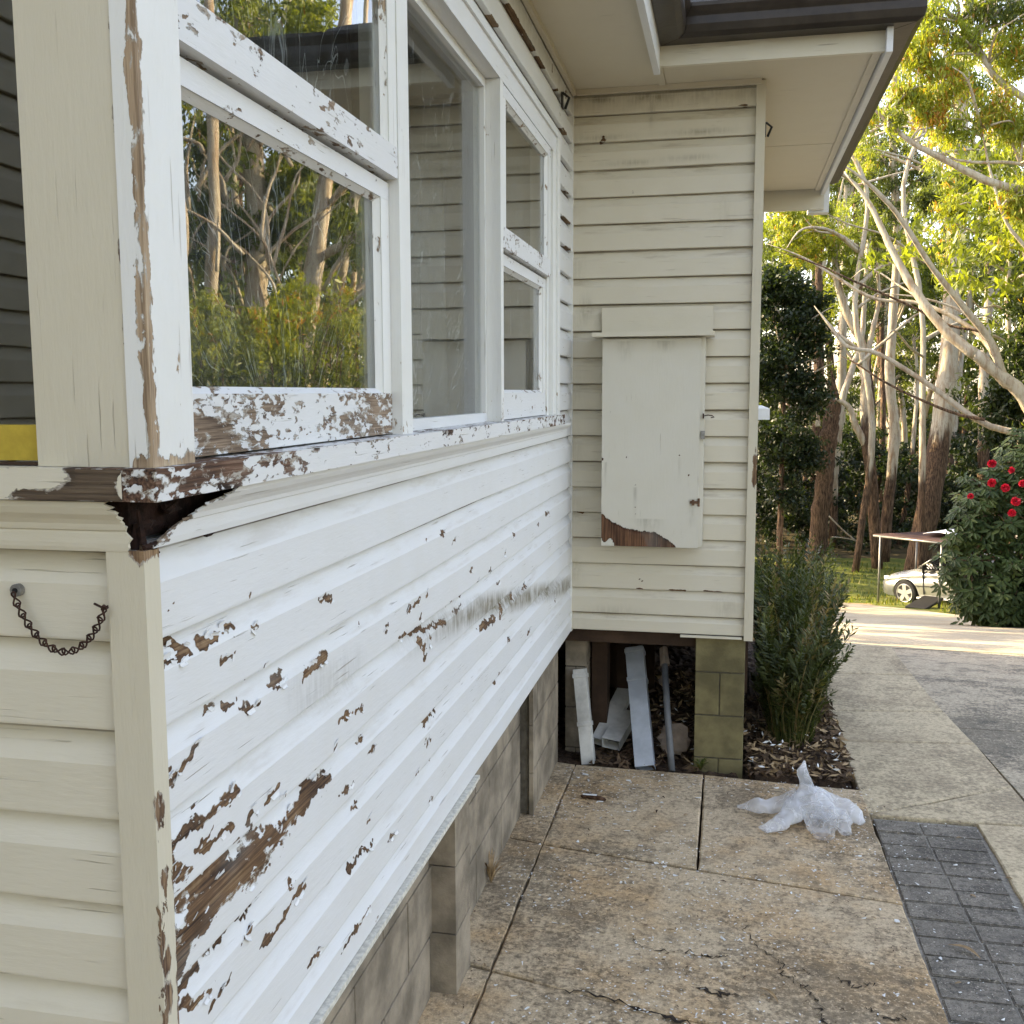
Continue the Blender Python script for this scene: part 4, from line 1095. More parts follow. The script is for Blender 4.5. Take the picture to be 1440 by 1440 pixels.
def bayq(y0, y1, x1, seed, xa=None):
    n = 8; ys = np.linspace(y0+0.004, y1-0.004, n); G = np.zeros((5, n, 3))
    for j, y in enumerate(ys):
        xl = (edge(y) if xa is None else xa)+0.004
        for i in range(5): q = xl+(x1-0.004-xl)*i/4; G[i, j] = (q, y, H(q, y)-0.006)
    b = MB(); b.grid(G, flip=True)
    for e in (G[0], G[-1], G[:, 0], G[:, -1]): b.grid(np.stack([e, e-np.array([0, 0, 0.09])], 1))
    b.build('slab', M['drive'], slabs)
for i, y in enumerate(np.arange(-3.2, 6.0, 1.262)): bayq(y, y+1.262, 3.3, i); bayq(y, y+1.262, 5.0, i, 3.3)
bay(1.24, 1.80, 6.0, 6.9, 'path', 2)
draped('bedding', np.arange(-3.4, 5.6, 0.6), np.arange(-4, 7.2, 0.4), -0.055, 'soil')
# charcoal pavers
pav = MB().box(0, 0.1, 0, 0.1, 0, 0.04)
def paver(x0, x1, y0, y1, z):
    n = 2
    b = MB(); e = 0.0035
    b.box(x0, x1, y0, y1, z-0.06, z-e); b.box(x0+e, x1-e, y0+e, y1-e, z-e, z)
    return b.build('paver', M['paver'], slabs)
tag(MB().box(1.30, 1.70, -1.4, 3.075, -0.06, -0.0175).build('joint_sand', M['sand'], slabs), kind='stuff')
r = np.random.default_rng(12)
rowy = 3.06
k = 0
while rowy > -1.3:
    for (x0, x1) in ((1.345, 1.492), (1.498, 1.684)):
        sh = -0.02*(3.06-rowy)
        mid_ = 1.468+0.04*(3.06-rowy)*(rowy > 0.5)+0.1*(rowy <= 0.5); lft = float(np.interp(rowy, [0.45, 1.4, 2.33, 3.1], [1.338, 1.332, 1.309, 1.298])); rgt = 1.684-0.03*(3.06-rowy)*(rowy > 1.0)-0.06*(rowy <= 1.0)
        xx0, xx1 = (lft, mid_-0.003) if x0 < 1.4 else (mid_+0.003, rgt)
        paver(xx0, xx1, rowy-0.112+r.uniform(-.001, .001), rowy-0.006, -0.012+r.uniform(-.002, .002)+0.0)
    rowy -= 0.1135; k += 1
# cracks in the old slab
def crack(P, w, seed):
    r_ = np.random.default_rng(seed); P = spline(np.array(P), len(P)*9); n = len(P)
    Q = P+r_.normal(0, 0.008, P.shape); d = np.gradient(Q, axis=0); d /= np.linalg.norm(d, axis=1)[:, None]; nn = np.stack([-d[:, 1], d[:, 0]], 1)
    W = 0.75*w*np.abs(r_.normal(0.5, 0.7, n))*np.sin(np.linspace(0.05, math.pi-0.05, n))**0.4
    b = MB(); z = 0.0006
    A = np.c_[Q+nn*W[:, None]*0.5, np.full(n, z)]; B = np.c_[Q-nn*W[:, None]*0.5, np.full(n, z)]; Mz = np.c_[Q, np.full(n, 0.0009)]
    b.grid(np.stack([A, Mz, B], 1)); return b
M['crack'] = simple('dirt filled crack', (0.03, 0.022, 0.015), 0.95, 0.4, 40)
CR = [([(0.78, 2.12), (0.80, 2.0), (0.87, 1.88), (0.90, 1.80), (1.0, 1.74)], 0.006), ([(0.87, 1.88), (0.93, 1.85), (1.0, 1.83)], 0.004), ([(0.93, 1.78), (0.97, 1.70), (0.98, 1.62), (1.03, 1.56), (1.12, 1.53), (1.2, 1.46)], 0.010),
      ([(0.60, 1.88), (0.66, 1.87), (0.72, 1.885)], 0.008), ([(0.64, 1.70), (0.70, 1.68), (0.75, 1.69)], 0.014), ([(0.42, 1.95), (0.47, 1.89), (0.55, 1.885), (0.59, 1.89)], 0.006), ([(1.02, 1.83), (1.09, 1.80), (1.14, 1.82)], 0.009),
      ([(1.10, 1.70), (1.16, 1.66), (1.2, 1.67)], 0.009), ([(1.05, 1.52), (1.02, 1.46), (1.06, 1.40)], 0.004), ([(0.20, 1.62), (0.45, 1.575), (0.63, 1.52), (0.9, 1.46)], 0.016)]
for i, (P, w) in enumerate(CR): crack(P, w, i).build('crack', M['crack'], slabs)
# edging strip of soil at the garden bed and under the house
r = np.random.default_rng(21)
def soil_mound(x0, x1, y0, y1, amp, z, seed):
    n, m_ = int((x1-x0)/0.02), int((y1-y0)/0.02); r_ = np.random.default_rng(seed)
    X, Y = np.meshgrid(np.linspace(x0, x1, n), np.linspace(y0, y1, m_), indexing='ij')
    Z = z+amp*(np.sin(X*9+1)*np.cos(Y*7)*0.3+r_.random(X.shape)*0.5); e = np.minimum(np.minimum(X-x0, x1-X), np.minimum(Y-y0, y1-Y)); Z = np.where(e < 0.03, z-0.04, Z)
    return tag(MB().grid(np.stack([X, Y, Z], -1), flip=True).build('soil', M['soil'], None), kind='structure')
soil_mound(0.80, 1.262, 3.385, 6.0, 0.030, -0.005, 1)
soil_mound(-0.30, 0.80, 3.43, 5.9, 0.035, -0.035, 2)

# ---------------------------------------------------------------- litter, flakes and leaves
def on_ground(x, y): return 0.0 if (x < 1.33) else -0.009
FG = 'white paint flakes fallen on the pavement'
def flake(x, y, s, asp, rot, seed):
    r_ = np.random.default_rng(seed); n = r_.integers(4, 7)
    ang = np.sort(r_.uniform(0, 2*math.pi, n)); rad = s*r_.uniform(0.55, 1.0, n)
    P = [(math.cos(a)*q, math.sin(a)*q*asp) for a, q in zip(ang, rad)]
    z = on_ground(x, y)+0.0012; cu = r_.uniform(0, 0.35)
    V = []
    for zz in (0.0, 0.0011):
        for (a, b_) in P:
            xx = a*math.cos(rot)-b_*math.sin(rot); yy_ = a*math.sin(rot)+b_*math.cos(rot)
            V.append((x+xx, y+yy_, z+zz+cu*abs(a)))
    n = len(P); F = [tuple(range(n))[::-1], tuple(range(n, 2*n))]+[(i, (i+1) % n, n+(i+1) % n, n+i) for i in range(n)]
    return MB().add(V, F)
r = np.random.default_rng(33)
big = [(0.205, 2.99, 0.022), (0.44, 3.33, 0.016), (0.47, 2.46, 0.018), (0.50, 2.44, 0.014), (0.60, 3.10, 0.016), (0.33, 2.9, 0.018), (1.37, 2.50, 0.020), (1.355, 2.02, 0.022), (1.38, 1.95, 0.013), (0.80, 3.30, 0.014), (0.93, 3.28, 0.018),
       (0.71, 1.98, 0.016), (0.86, 2.9, 0.012), (1.03, 2.52, 0.013), (1.22, 2.27, 0.014), (1.26, 2.20, 0.014), (1.37, 1.50, 0.012), (1.48, 1.62, 0.014), (0.10, 3.27, 0.026), (0.30, 3.24, 0.018), (0.12, 1.72, 0.014), (0.13, 1.55, 0.014), (0.18, 1.50, 0.012), (1.54, 1.55, 0.012), (0.55, 1.66, 0.013), (0.76, 1.58, 0.014)]
NF = 270
LM = [('the plastic bag', 1.0, 2.95), ('the round grey pipe', 0.47, 3.42), ('the dark curl of rotten wood', 0.17, 3.0), ('the pale gum leaf on the pavers', 1.43, 2.07), ('the crossing of the slab joints', 0.617, 2.455), ('the tan leaf by the crack', 0.84, 1.70), ('the foot of the block pier', 0.68, 3.42), ('the grubby upright downpipe', 0.09, 3.45), ('the near wall pilaster', -0.03, 1.6)]
ORD = ['nearest', 'second nearest', 'third nearest', 'fourth nearest', 'fifth nearest', 'sixth nearest', 'seventh nearest', 'eighth nearest', 'ninth nearest', 'tenth nearest']
def landmark(x, y): return min(range(len(LM)), key=lambda k: math.hypot(x-LM[k][1], y-LM[k][2]))
def flake_label(x, y):
    k = landmark(x, y); same = sorted(math.hypot(a-LM[k][1], b_-LM[k][2]) for a, b_, _ in big if landmark(a, b_) == k)
    return 'larger white paint flake, '+ORD[same.index(math.hypot(x-LM[k][1], y-LM[k][2]))]+' to '+LM[k][0]
for i in range(NF):
    if i < len(big): x, y, s = big[i]; asp = r.uniform(0.3, 0.8)
    else:
        y = 3.33-2.3*r.random()**1.15; x = -0.03+1.32*r.random()
        if r.random() < 0.2: x = r.uniform(1.36, 1.9)
        s = r.uniform(0.006, 0.014); asp = r.uniform(0.25, 0.8)
    o = flake(x, y, s, asp, r.uniform(0, 6.28), i).build('paint_flake', M['flake'])
    if i < len(big): tag(o, flake_label(x, y), 'paint flake', FG)
    else: tag(o, 'tiny white chip of paint lying on the paving', 'paint flake', FG)
# dust of the smallest chips
b = MB()
N = 7000
xs = r.uniform(-0.05, 1.9, N); ys = 3.36-3.6*r.random(N)**1.1; ss = r.uniform(0.0016, 0.0048, N)
from mathutils import noise as mnoise
dens = np.array([mnoise.noise(Vector((x_*2.3, y_*2.3, 0.5))) for x_, y_ in zip(xs, ys)])
keep = (dens > -0.25+0.35*r.random(N)) & ((xs < 1.3) | (r.random(N) < 0.4)); xs, ys, ss = xs[keep], ys[keep], ss[keep]; N = len(xs)
V = np.zeros((N, 4, 3)); a = r.uniform(0, 6.28, N)
for k, (u, v) in enumerate(((-1, -.5), (1, -.5), (1, .5), (-1, .5))):
    V[:, k, 0] = xs+ss*(u*np.cos(a)-v*np.sin(a)); V[:, k, 1] = ys+ss*(u*np.sin(a)+v*np.cos(a)); V[:, k, 2] = np.where(xs < 1.33, 0.0, -0.009)+0.0025
b.add(V.reshape(-1, 3), np.arange(N*4).reshape(N, 4))
tag(b.build('paint_dust', M['flake']), kind='stuff')
b = MB(); N = 900
xs = r.uniform(-0.1, 1.95, N); ys = 3.38-2.8*r.random(N)**1.1; ss = r.uniform(0.0018, 0.006, N); a = r.uniform(0, 6.28, N); V = np.zeros((N, 4, 3))
for k, (u, v) in enumerate(((-1, -.3), (1, -.3), (1, .3), (-1, .3))):
    V[:, k, 0] = xs+ss*(u*np.cos(a)-v*np.sin(a)); V[:, k, 1] = ys+ss*(u*np.sin(a)+v*np.cos(a)); V[:, k, 2] = np.where(xs < 1.33, 0.0, -0.009)+0.0022
b.add(V.reshape(-1, 3), np.arange(N*4).reshape(N, 4)); tag(b.build('dirt_crumbs', M['bark']), kind='stuff')
def curved_leaf(p, q, w, mat, bend, name, label, cat, group=None, lift=0.006):
    p, q = np.array(p, float), np.array(q, float); d = q-p; nrm = np.array([-d[1], d[0]])/np.linalg.norm(d); n = 12; G = np.zeros((n, 3, 3))
    for i in range(n):
        t = i/(n-1); c = p+d*t+nrm*bend*math.sin(t*math.pi); ww = w*math.sin(math.pi*min(1, t*0.96+0.03))**0.8
        z = on_ground(*c)+0.003+lift*math.sin(t*math.pi)
        for j, s in enumerate((-1, 0, 1)): G[i, j] = (*(c+nrm*ww*s), z+abs(s)*ww*0.5)
    o = MB().grid(G, flip=True).build(name, M[mat]); q_ = o.modifiers.new('thickness', 'SOLIDIFY'); q_.thickness = 0.0008
    return tag(o, label, cat, group)
curved_leaf((1.395, 2.10), (1.475, 2.035), 0.008, 'dead_leaf', 0.012, 'gum_leaf', 'pale curved gum leaf lying on the dark pavers', 'leaf')
curved_leaf((0.815, 1.73), (0.865, 1.665), 0.006, 'dead_leaf', 0.004, 'gum_leaf', 'tan narrow gum leaf beside the crack in the front slab', 'leaf')
b = MB(); b.tube(spline([(0.115, 3.015, 0.008), (0.17, 3.005, 0.012), (0.225, 2.995, 0.007)], 10), [0.004, 0.010, 0.011, 0.012, 0.010, 0.012, 0.009, 0.01, 0.008, 0.003], 7, jitter=0.7)
b.build('bark_piece', M['bark']); o = bpy.data.objects['bark_piece']; tag(o, 'dark curl of rotten wood lying on the slab near the downpipes', 'bark')
b = MB(); b.grid(np.array([[(0.125, 3.008, 0.022), (0.125, 2.998, 0.020)], [(0.185, 3.004, 0.0245), (0.185, 2.992, 0.022)]])); b.build('paint_skin', M['flake'], o)
for i in range(40):
    x, y = r.uniform(0.0, 1.9), r.uniform(1.3, 3.4)
    L = r.uniform(0.01, 0.028); a = r.uniform(0, 6.28)
    curved_leaf((x, y), (x+L*math.cos(a), y+L*math.sin(a)), L*0.16, 'bark' if i % 2 else 'dead_leaf', L*0.1, 'leaf_scrap', 'small brown scrap of leaf or bark lying on the paving', 'leaf scrap', 'brown scraps on the pavement', 0.002)
# leaf litter under the house and in the bed
def litter(name, n, x0, x1, y0, y1, z, smin, smax, seed, mat='bark_litter', zr=0.02, tint=None):
    r_ = np.random.default_rng(seed); xs = r_.uniform(x0, x1, n); ys = r_.uniform(y0, y1, n); ss = r_.uniform(smin, smax, n)
    A = r_.normal(size=(n, 3)); A[:, 2] *= 0.35; A /= np.linalg.norm(A, axis=1)[:, None]; B = r_.normal(size=(n, 3)); B[:, 2] *= 0.4; B -= A*(A*B).sum(1)[:, None]; B /= np.linalg.norm(B, axis=1)[:, None]
    C = np.stack([xs, ys, z+r_.random(n)*zr], 1); V = np.stack([C-A*ss[:, None], C-B*ss[:, None]*0.28, C+A*ss[:, None], C+B*ss[:, None]*0.28], 1)
    return tag(MB().add(V.reshape(-1, 3), np.arange(n*4).reshape(n, 4)).build(name, M[mat]), kind='stuff')
litter('leaf_litter', 1500, 0.80, 1.27, 3.38, 4.6, 0.010, 0.012, 0.04, 1)
litter('leaf_litter', 260, 0.80, 1.27, 3.36, 4.2, 0.025, 0.012, 0.035, 2, 'dead_leaf')
litter('leaf_litter', 1400, 0.10, 0.62, 3.44, 5.2, -0.012, 0.012, 0.04, 3)
litter('leaf_litter', 130, 0.30, 0.62, 3.46, 5.0, -0.002, 0.012, 0.035, 4, 'dead_leaf')
litter('paint_scraps', 60, 0.80, 1.27, 3.36, 4.0, 0.035, 0.006, 0.02, 6, 'flake')
litter('paint_scraps', 25, 0.30, 0.62, 3.46, 4.6, 0.01, 0.006, 0.02, 7, 'flake')

# ---------------------------------------------------------------- rubbish under the house
def downpipe(name, P, Q, w, d, mat, label, bands=(), up=(0, -1, 0), openend=True):
    """rectangular hollow downpipe from P (low end) to Q"""
    P, Q = np.array(P, float), np.array(Q, float); ax = (Q-P); L = np.linalg.norm(ax); ax /= L
    n = np.array(up, float); n -= ax*np.dot(ax, n); n /= np.linalg.norm(n); s = np.cross(ax, n)
    root = empty(name, tuple(P), label=label, cat='downpipe')
    b = MB(); t = 0.003
    for sg in (1, -1):
        b.obox(P+ax*L/2+n*sg*(d-t)/2, ax*L/2, s*w/2, n*t/2); b.obox(P+ax*L/2+s*sg*(w-t)/2, ax*L/2, s*t/2, n*(d-2*t)/2)
    b.build('pipe', M[mat], root, bevel=0.002)
    for f in bands:
        b = MB(); b.obox(P+ax*L*f, ax*0.010, s*(w/2+0.004), n*(d/2+0.004)); b.build('band', M[mat], root, bevel=0.002)
    b = MB(); b.obox(P+ax*0.06, ax*0.002, s*(w/2-t), n*(d/2-t)); b.obox(Q-ax*0.05, ax*0.002, s*(w/2-t), n*(d/2-t)); b.build('inner_dark', M['black'], root)  # black sheets inside both ends stand for the dark of the hollow pipe
    return root
downpipe('downpipe', (0.088, 3.47, -0.02), (0.028, 3.58, 0.40), 0.060, 0.055, 'pipe_white', 'grubby white downpipe leaning upright beside the block wall', (0.42, 0.93))
downpipe('downpipe', (0.352, 3.45, -0.015), (0.262, 3.86, 0.44), 0.088, 0.055, 'pipe_blue', 'long bluish downpipe leaning in the middle of the opening', (0.72, 0.97))
downpipe('downpipe', (0.175, 3.60, 0.035), (0.235, 3.84, 0.11), 0.09, 0.055, 'pipe_white', 'short white offcut of downpipe with its open end showing', (), (0, -0.35, 1))
downpipe('downpipe', (0.115, 3.66, 0.02), (0.235, 4.05, 0.24), 0.08, 0.045, 'pipe_white', 'dirty flat downpipe length slanting behind the short offcut', (), (0, -0.6, 0.8))
b = MB(); b.tube([(0.474, 3.425, -0.01), (0.445, 3.55, 0.20), (0.415, 3.72, 0.44)], [0.0155, 0.0155, 0.0155], 14)
root = empty('conduit', (0.474, 3.425, 0.0), label='round grey pipe leaning right of the bluish downpipe', cat='pipe')
b.build('pipe', M['pipe_grey'], root, smooth=True)
b = MB(); b.tube([(0.419, 3.70, 0.41), (0.408, 3.755, 0.475)], [0.021, 0.019], 9, jitter=0.5); b.build('rag_end', M['rock'], root)
def rock(p, s, seed, label, name='rubble_stone'):
    r_ = np.random.default_rng(seed); b = MB(); n, m_ = 12, 9; G = np.zeros((n+1, m_, 3)); w = r_.uniform(0.75, 1.15, (n+1, m_)); w[n] = w[0]
    for i in range(n+1):
        for j in range(m_):
            th = math.pi*j/(m_-1); ph = 2*math.pi*i/n; q = w[i, j] if 0 < j < m_-1 else 1
            G[i, j] = (p[0]+s[0]*q*math.sin(th)*math.cos(ph), p[1]+s[1]*q*math.sin(th)*math.sin(ph), p[2]+s[2]*q*math.cos(th))
    b.grid(G); return tag(b.build(name, M['rock']), label, 'stone')
rock((0.475, 3.62, 0.075), (0.075, 0.02, 0.075), 4, 'flat pale broken stone standing behind the grey pipe')
rock((0.405, 3.95, 0.26), (0.03, 0.03, 0.03), 5, 'small pale lump between the bluish downpipe and grey pipe')
b = MB(); P = np.array([(0.255, 3.46, 0.0), (0.29, 3.5, 0.02), (0.31, 3.54, 0.05), (0.275, 3.6, 0.06)]); b.tube(spline(P, 10), 0.003, 5)
for q in range(6): b.tube(spline([(0.2+0.03*q, 3.5, -0.01), (0.25+0.03*q, 3.55+0.02*q, 0.03), (0.32+0.03*q, 3.5, 0.0)], 7), 0.0022, 5)
tag(b.build('dry_sticks', M['bark']), 'thin dry sticks tangled on the soil below the short downpipe', 'sticks')
# weed at the foot of the pier
def tuft(x, y, z, n, h, name, label, cat, seed, mat='grass_blade', spread=0.05):
    r_ = np.random.default_rng(seed); b = MB()
    for i in range(n):
        a = r_.uniform(0, 6.28); l = h*r_.uniform(0.5, 1); s = spread*r_.uniform(0.3, 1)
        P = np.array([(x, y, z), (x+s*math.cos(a)*0.5, y+s*math.sin(a)*0.5, z+l*0.7), (x+s*1.4*math.cos(a), y+s*1.4*math.sin(a), z+l)])
        P = spline(P, 6); w = 0.004*np.sin(np.linspace(0.5, math.pi-0.05, 6)); sd_ = np.array([-math.sin(a), math.cos(a), 0])
        b.grid(np.stack([P-sd_*w[:, None], P+sd_*w[:, None]], 1), tint=r_.random())
    return tag(b.build(name, M[mat]), label, cat)
tuft(0.60, 3.44, 0.0, 26, 0.05, 'weed', 'small green weed at the foot of the block pier', 'weed', 1)
tuft(-0.085, 2.20, 0.0, 20, 0.12, 'weed', 'dry grass tuft at the foot of the block wall', 'weed', 2, 'dead_leaf', 0.07)

# ---------------------------------------------------------------- plastic bag
def bag():
    root = empty('plastic_bag', (1.0, 2.95, 0.0), label='crumpled thin white plastic bag lying on the slab', cat='plastic bag')
    r_ = np.random.default_rng(9)
    from mathutils import noise as mn
    def lobe(P, W, Hh, n, seed, wr=0.010):
        """a collapsed, creased tube of film: spine P, half widths W, heights Hh"""
        n = 64; P = spline(np.array(P), n); W = np.interp(np.linspace(0, 1, n), np.linspace(0, 1, len(W)), W); Hh = np.interp(np.linspace(0, 1, n), np.linspace(0, 1, len(Hh)), Hh)
        T = np.gradient(P, axis=0); T /= np.linalg.norm(T, axis=1)[:, None]; S = np.cross(T, (0, 0, 1)); S /= np.linalg.norm(S, axis=1)[:, None]+1e-6; U = np.cross(S, T)
        k = 72; G = np.zeros((n, k+1, 3))
        for i in range(n):
            for j in range(k+1):
                a = 2*math.pi*j/k; p = P[i]+S[i]*W[i]*math.cos(a)+U[i]*Hh[i]*math.sin(a)
                q = Vector(p*13.0)+Vector((seed*7.1, 0, 0)); f = 0.0; am = 1.0
                for o in range(2):
                    f += am*(0.35-abs(mn.noise(q))*1.6); q = q*2.1; am *= 0.32
                G[i, j] = p+(S[i]*math.cos(a)*W[i]+U[i]*math.sin(a)*Hh[i])*0.40*f+np.array([0, 0, 0.003*f])
                G[i, j, 2] = max(G[i, j, 2], 0.002+0.0015*abs(f))
        return MB().grid(G).build('film', M['bag'], root, smooth=True)
    lobe([(0.76, 2.985, 0.028), (0.85, 2.98, 0.040), (0.93, 2.98, 0.050), (1.0, 2.98, 0.07)], [0.012, 0.035, 0.030, 0.05], [0.006, 0.030, 0.030, 0.05], 30, 1)
    lobe([(0.86, 2.80, 0.014), (0.91, 2.84, 0.030), (0.96, 2.90, 0.045), (1.02, 2.96, 0.075)], [0.030, 0.040, 0.045, 0.05], [0.008, 0.026, 0.035, 0.05], 30, 2)
    lobe([(1.085, 2.76, 0.028), (1.08, 2.83, 0.05), (1.06, 2.92, 0.07), (1.04, 2.98, 0.09)], [0.048, 0.06, 0.065, 0.05], [0.018, 0.045, 0.06, 0.05], 30, 3)
    lobe([(1.24, 2.93, 0.020), (1.19, 2.97, 0.045), (1.12, 3.0, 0.06), (1.05, 3.0, 0.08)], [0.02, 0.06, 0.07, 0.06], [0.008, 0.03, 0.045, 0.05], 30, 4)
    lobe([(1.022, 3.04, 0.22), (1.015, 3.01, 0.175), (1.03, 2.99, 0.12), (1.03, 2.97, 0.06)], [0.004, 0.026, 0.033, 0.07], [0.004, 0.018, 0.03, 0.07], 30, 5)
    lobe([(1.17, 2.83, 0.015), (1.15, 2.90, 0.04), (1.10, 2.95, 0.06)], [0.02, 0.045, 0.05], [0.010, 0.035, 0.04], 24, 6)
    lobe([(0.95, 2.93, 0.03), (1.03, 2.97, 0.07), (1.13, 2.97, 0.05)], [0.05, 0.075, 0.05], [0.03, 0.065, 0.04], 30, 7)
bag()

# ================================================================== VEGETATION
def leaf_quads(C, A, L, W, r_, tint, fold=0.0):
    """diamond leaves: centres C, unit axes A, lengths L, widths W"""
    n = len(C); B = r_.normal(size=(n, 3)); B -= A*(A*B).sum(1)[:, None]; B /= np.linalg.norm(B, axis=1)[:, None]+1e-9
    V = np.stack([C-A*(L/2)[:, None], C-B*(W/2)[:, None]-A*(L*0.08)[:, None], C+A*(L/2)[:, None], C+B*(W/2)[:, None]-A*(L*0.08)[:, None]], 1)
    return V.reshape(-1, 3), np.arange(n*4).reshape(n, 4), np.repeat(np.clip(tint, 0, 1), 4)
def clumps_mesh(b, clumps, seed, L=0.17, W=0.045, droop=0.8, per=45, sub=0.30):
    """clumps: (centre, (rx,ry,rz), leaves, tint)"""
    r_ = np.random.default_rng(seed)
    for c, rad, n, tint in clumps:
        m_ = max(3, int(n/per)); D = r_.normal(size=(m_, 3)); D /= np.linalg.norm(D, axis=1)[:, None]; D *= (r_.random(m_)**0.45)[:, None]
        S = np.asarray(c)+D*np.asarray(rad)
        st = tint+r_.normal(0, 0.10, m_)+0.0
        idx = r_.integers(0, m_, n); sc = sub*np.mean(rad)**0.5
        P = S[idx]+r_.normal(size=(n, 3))*np.array([1, 1, 0.75])*sc*0.42
        A = r_.normal(size=(n, 3)); A[:, 2] -= droop*1.5; A /= np.linalg.norm(A, axis=1)[:, None]
        l = L*r_.uniform(0.6, 1.25, n); V, F, tt = leaf_quads(P, A, l, W*r_.uniform(0.7, 1.3, n), r_, st[idx]+r_.normal(0, 0.07, n))
        b.add(V, F, tint=tt)
def limb_mesh(b, P, w0, w1, seed, barkh=None, n=10, seg=26, wob=0.02):
    r_ = np.random.default_rng(seed); Q = spline(np.array(P), seg); m_ = len(Q)
    Q[1:-1] += r_.normal(0, wob*w0*2, (m_-2, 3)); R = np.interp(np.linspace(0, 1, m_), [0, 0.85, 1], [w0, w1+(w0-w1)*0.12, w1*(0.25 if n < 10 else 1.0)])*(1+r_.normal(0, 0.035, m_))
    if barkh is None: bk = np.zeros(m_)
    else: bk = np.clip(0.5+(barkh-(Q[:, 2]-Q[0, 2]))/3.0, 0, 1)
    b.tube(Q, R, n, jitter=0.10, bark=bk); return Q
TN = [100]
def tree(name, label, cat, trunk, limbs, clumps, leaf='gum_leaf', barkh=None, group=None, twigs=True, **kw):
    """trunk: (points, r0, r1); limbs: list of the same; clumps as above"""
    TN[0] += 1; sd_ = TN[0]
    base = trunk[0][0]
    root = empty(name, tuple(base), label=label, cat=cat, group=group)
    b = MB(); Qs = [limb_mesh(b, trunk[0], trunk[1], trunk[2], sd_, barkh, 12)]
    b.build('trunk', M['trunk'], root, smooth=True)
    for i, lq in enumerate(limbs):
        P, a, c = lq[:3]
        b = MB(); Qs.append(limb_mesh(b, P, a, c, sd_*31+i, None if len(lq) < 4 else lq[3], 8)); b.build('limb', M['trunk'], root, smooth=True)
    if clumps:
        r_ = np.random.default_rng(sd_)
        if twigs:
            b = MB(); allq = np.vstack(Qs)
            for c, rad, n, t in clumps:
                c = np.asarray(c); q = allq[np.argmin(((allq-c)**2).sum(1)+((allq[:, 2]-c[2]) > 0)*2.0)]
                for k in range(3):
                    e = c+r_.normal(size=3)*np.asarray(rad)*0.55; mid = (q+e)/2+np.array([0, 0, 0.12*np.linalg.norm(e-q)])+r_.normal(0, 0.1, 3)
                    tw = spline([q, mid, e], 7); w = min(0.05, 0.02+0.006*np.linalg.norm(e-q)); b.tube(tw, np.linspace(w, w*0.25, 7), 5, bark=0.0)
            tag(b.build('twigs', M['trunk'], root, smooth=True), kind='stuff')
        b = MB(); clumps_mesh(b, clumps, sd_, **kw); b.build('crown', M[leaf], root)
    return root
def pl(pts, d, f=at): return [f(px, py, d if not hasattr(d, '__len__') else np.interp(i, [0, len(pts)-1], d)) for i, (px, py) in enumerate(pts)]
def pw(w, d): return w*d/1442.0/2
def cl(px, py, r, d, n, tint, f=at, sy=1.0, deep=1.0):
    s = r*d/1442.0; return (f(px, py, d), (s, s*deep, s*sy), n, tint)
def ground_pt(px, d, f=at):
    p = f(px, 700, d); return np.array([p[0], p[1], H(p[0], p[1])-0.15])

# --- trees that can be told apart in the open part of the picture
tree('broken_tree', 'leaning reddish trunk snapped off at the top beside the lawn', 'tree', ([ground_pt(1148, 36)]+pl([(1158, 690), (1166, 610), (1174, 562)], 36), pw(27, 36), pw(22, 36)),
     [(pl([(1170, 572), (1166, 545), (1158, 528)], 36), pw(12, 36), pw(1, 36), 9.0), (pl([(1178, 566), (1172, 535), (1168, 515)], 36), pw(8, 36), pw(1, 36), 9.0), (pl([(1150, 600), (1150, 585), (1146, 574)], 36), pw(9, 36), pw(1, 36))], [], barkh=30)
tree('gum_tree', 'forked gum tree with a twisted lower branch bent to the left', 'tree', ([ground_pt(1238, 34)]+pl([(1226, 680), (1217, 600), (1217, 530), (1212, 485), (1196, 450), (1180, 405), (1172, 340), (1164, 290)], 34), pw(17, 34), pw(8, 34)),
     [(pl([(1222, 632), (1204, 600), (1194, 573), (1174, 560)], 34), pw(13, 34), pw(6, 34)), (pl([(1216, 520), (1226, 470), (1236, 420), (1232, 350)], 34), pw(9, 34), pw(4, 34))],
     [cl(1165, 330, 42, 34, 3600, 0.72), cl(1125, 345, 36, 34, 2600, 0.8), cl(1190, 385, 26, 34, 1200, 0.62), cl(1235, 330, 32, 34, 1500, 0.5), cl(1110, 315, 30, 33, 1800, 0.78)], barkh=5)
tree('gum_tree', 'slender straight pale gum trunk rising behind the canopy', 'tree', ([ground_pt(1246, 36)]+pl([(1250, 700), (1258, 610), (1251, 530), (1256, 440), (1262, 340), (1256, 200), (1262, 40), (1258, -120)], 36), pw(16, 36), pw(9, 36)),
     [(pl([(1262, 330), (1285, 240), (1290, 160)], 36), pw(7, 36), pw(3, 36)), (pl([(1260, 260), (1235, 200), (1232, 120)], 36), pw(6, 36), pw(2, 36))],
     [cl(1262, 235, 34, 36, 1500, 0.35), cl(1230, 270, 30, 36, 1300, 0.3), cl(1290, 175, 40, 36, 2000, 0.55), cl(1235, 170, 30, 36, 900, 0.45), cl(1300, 255, 34, 36, 1500, 0.5), cl(1222, 225, 28, 36, 1300, 0.6), cl(1275, 130, 34, 36, 1300, 0.6), cl(1240, 300, 26, 36, 900, 0.4)], barkh=3.2)
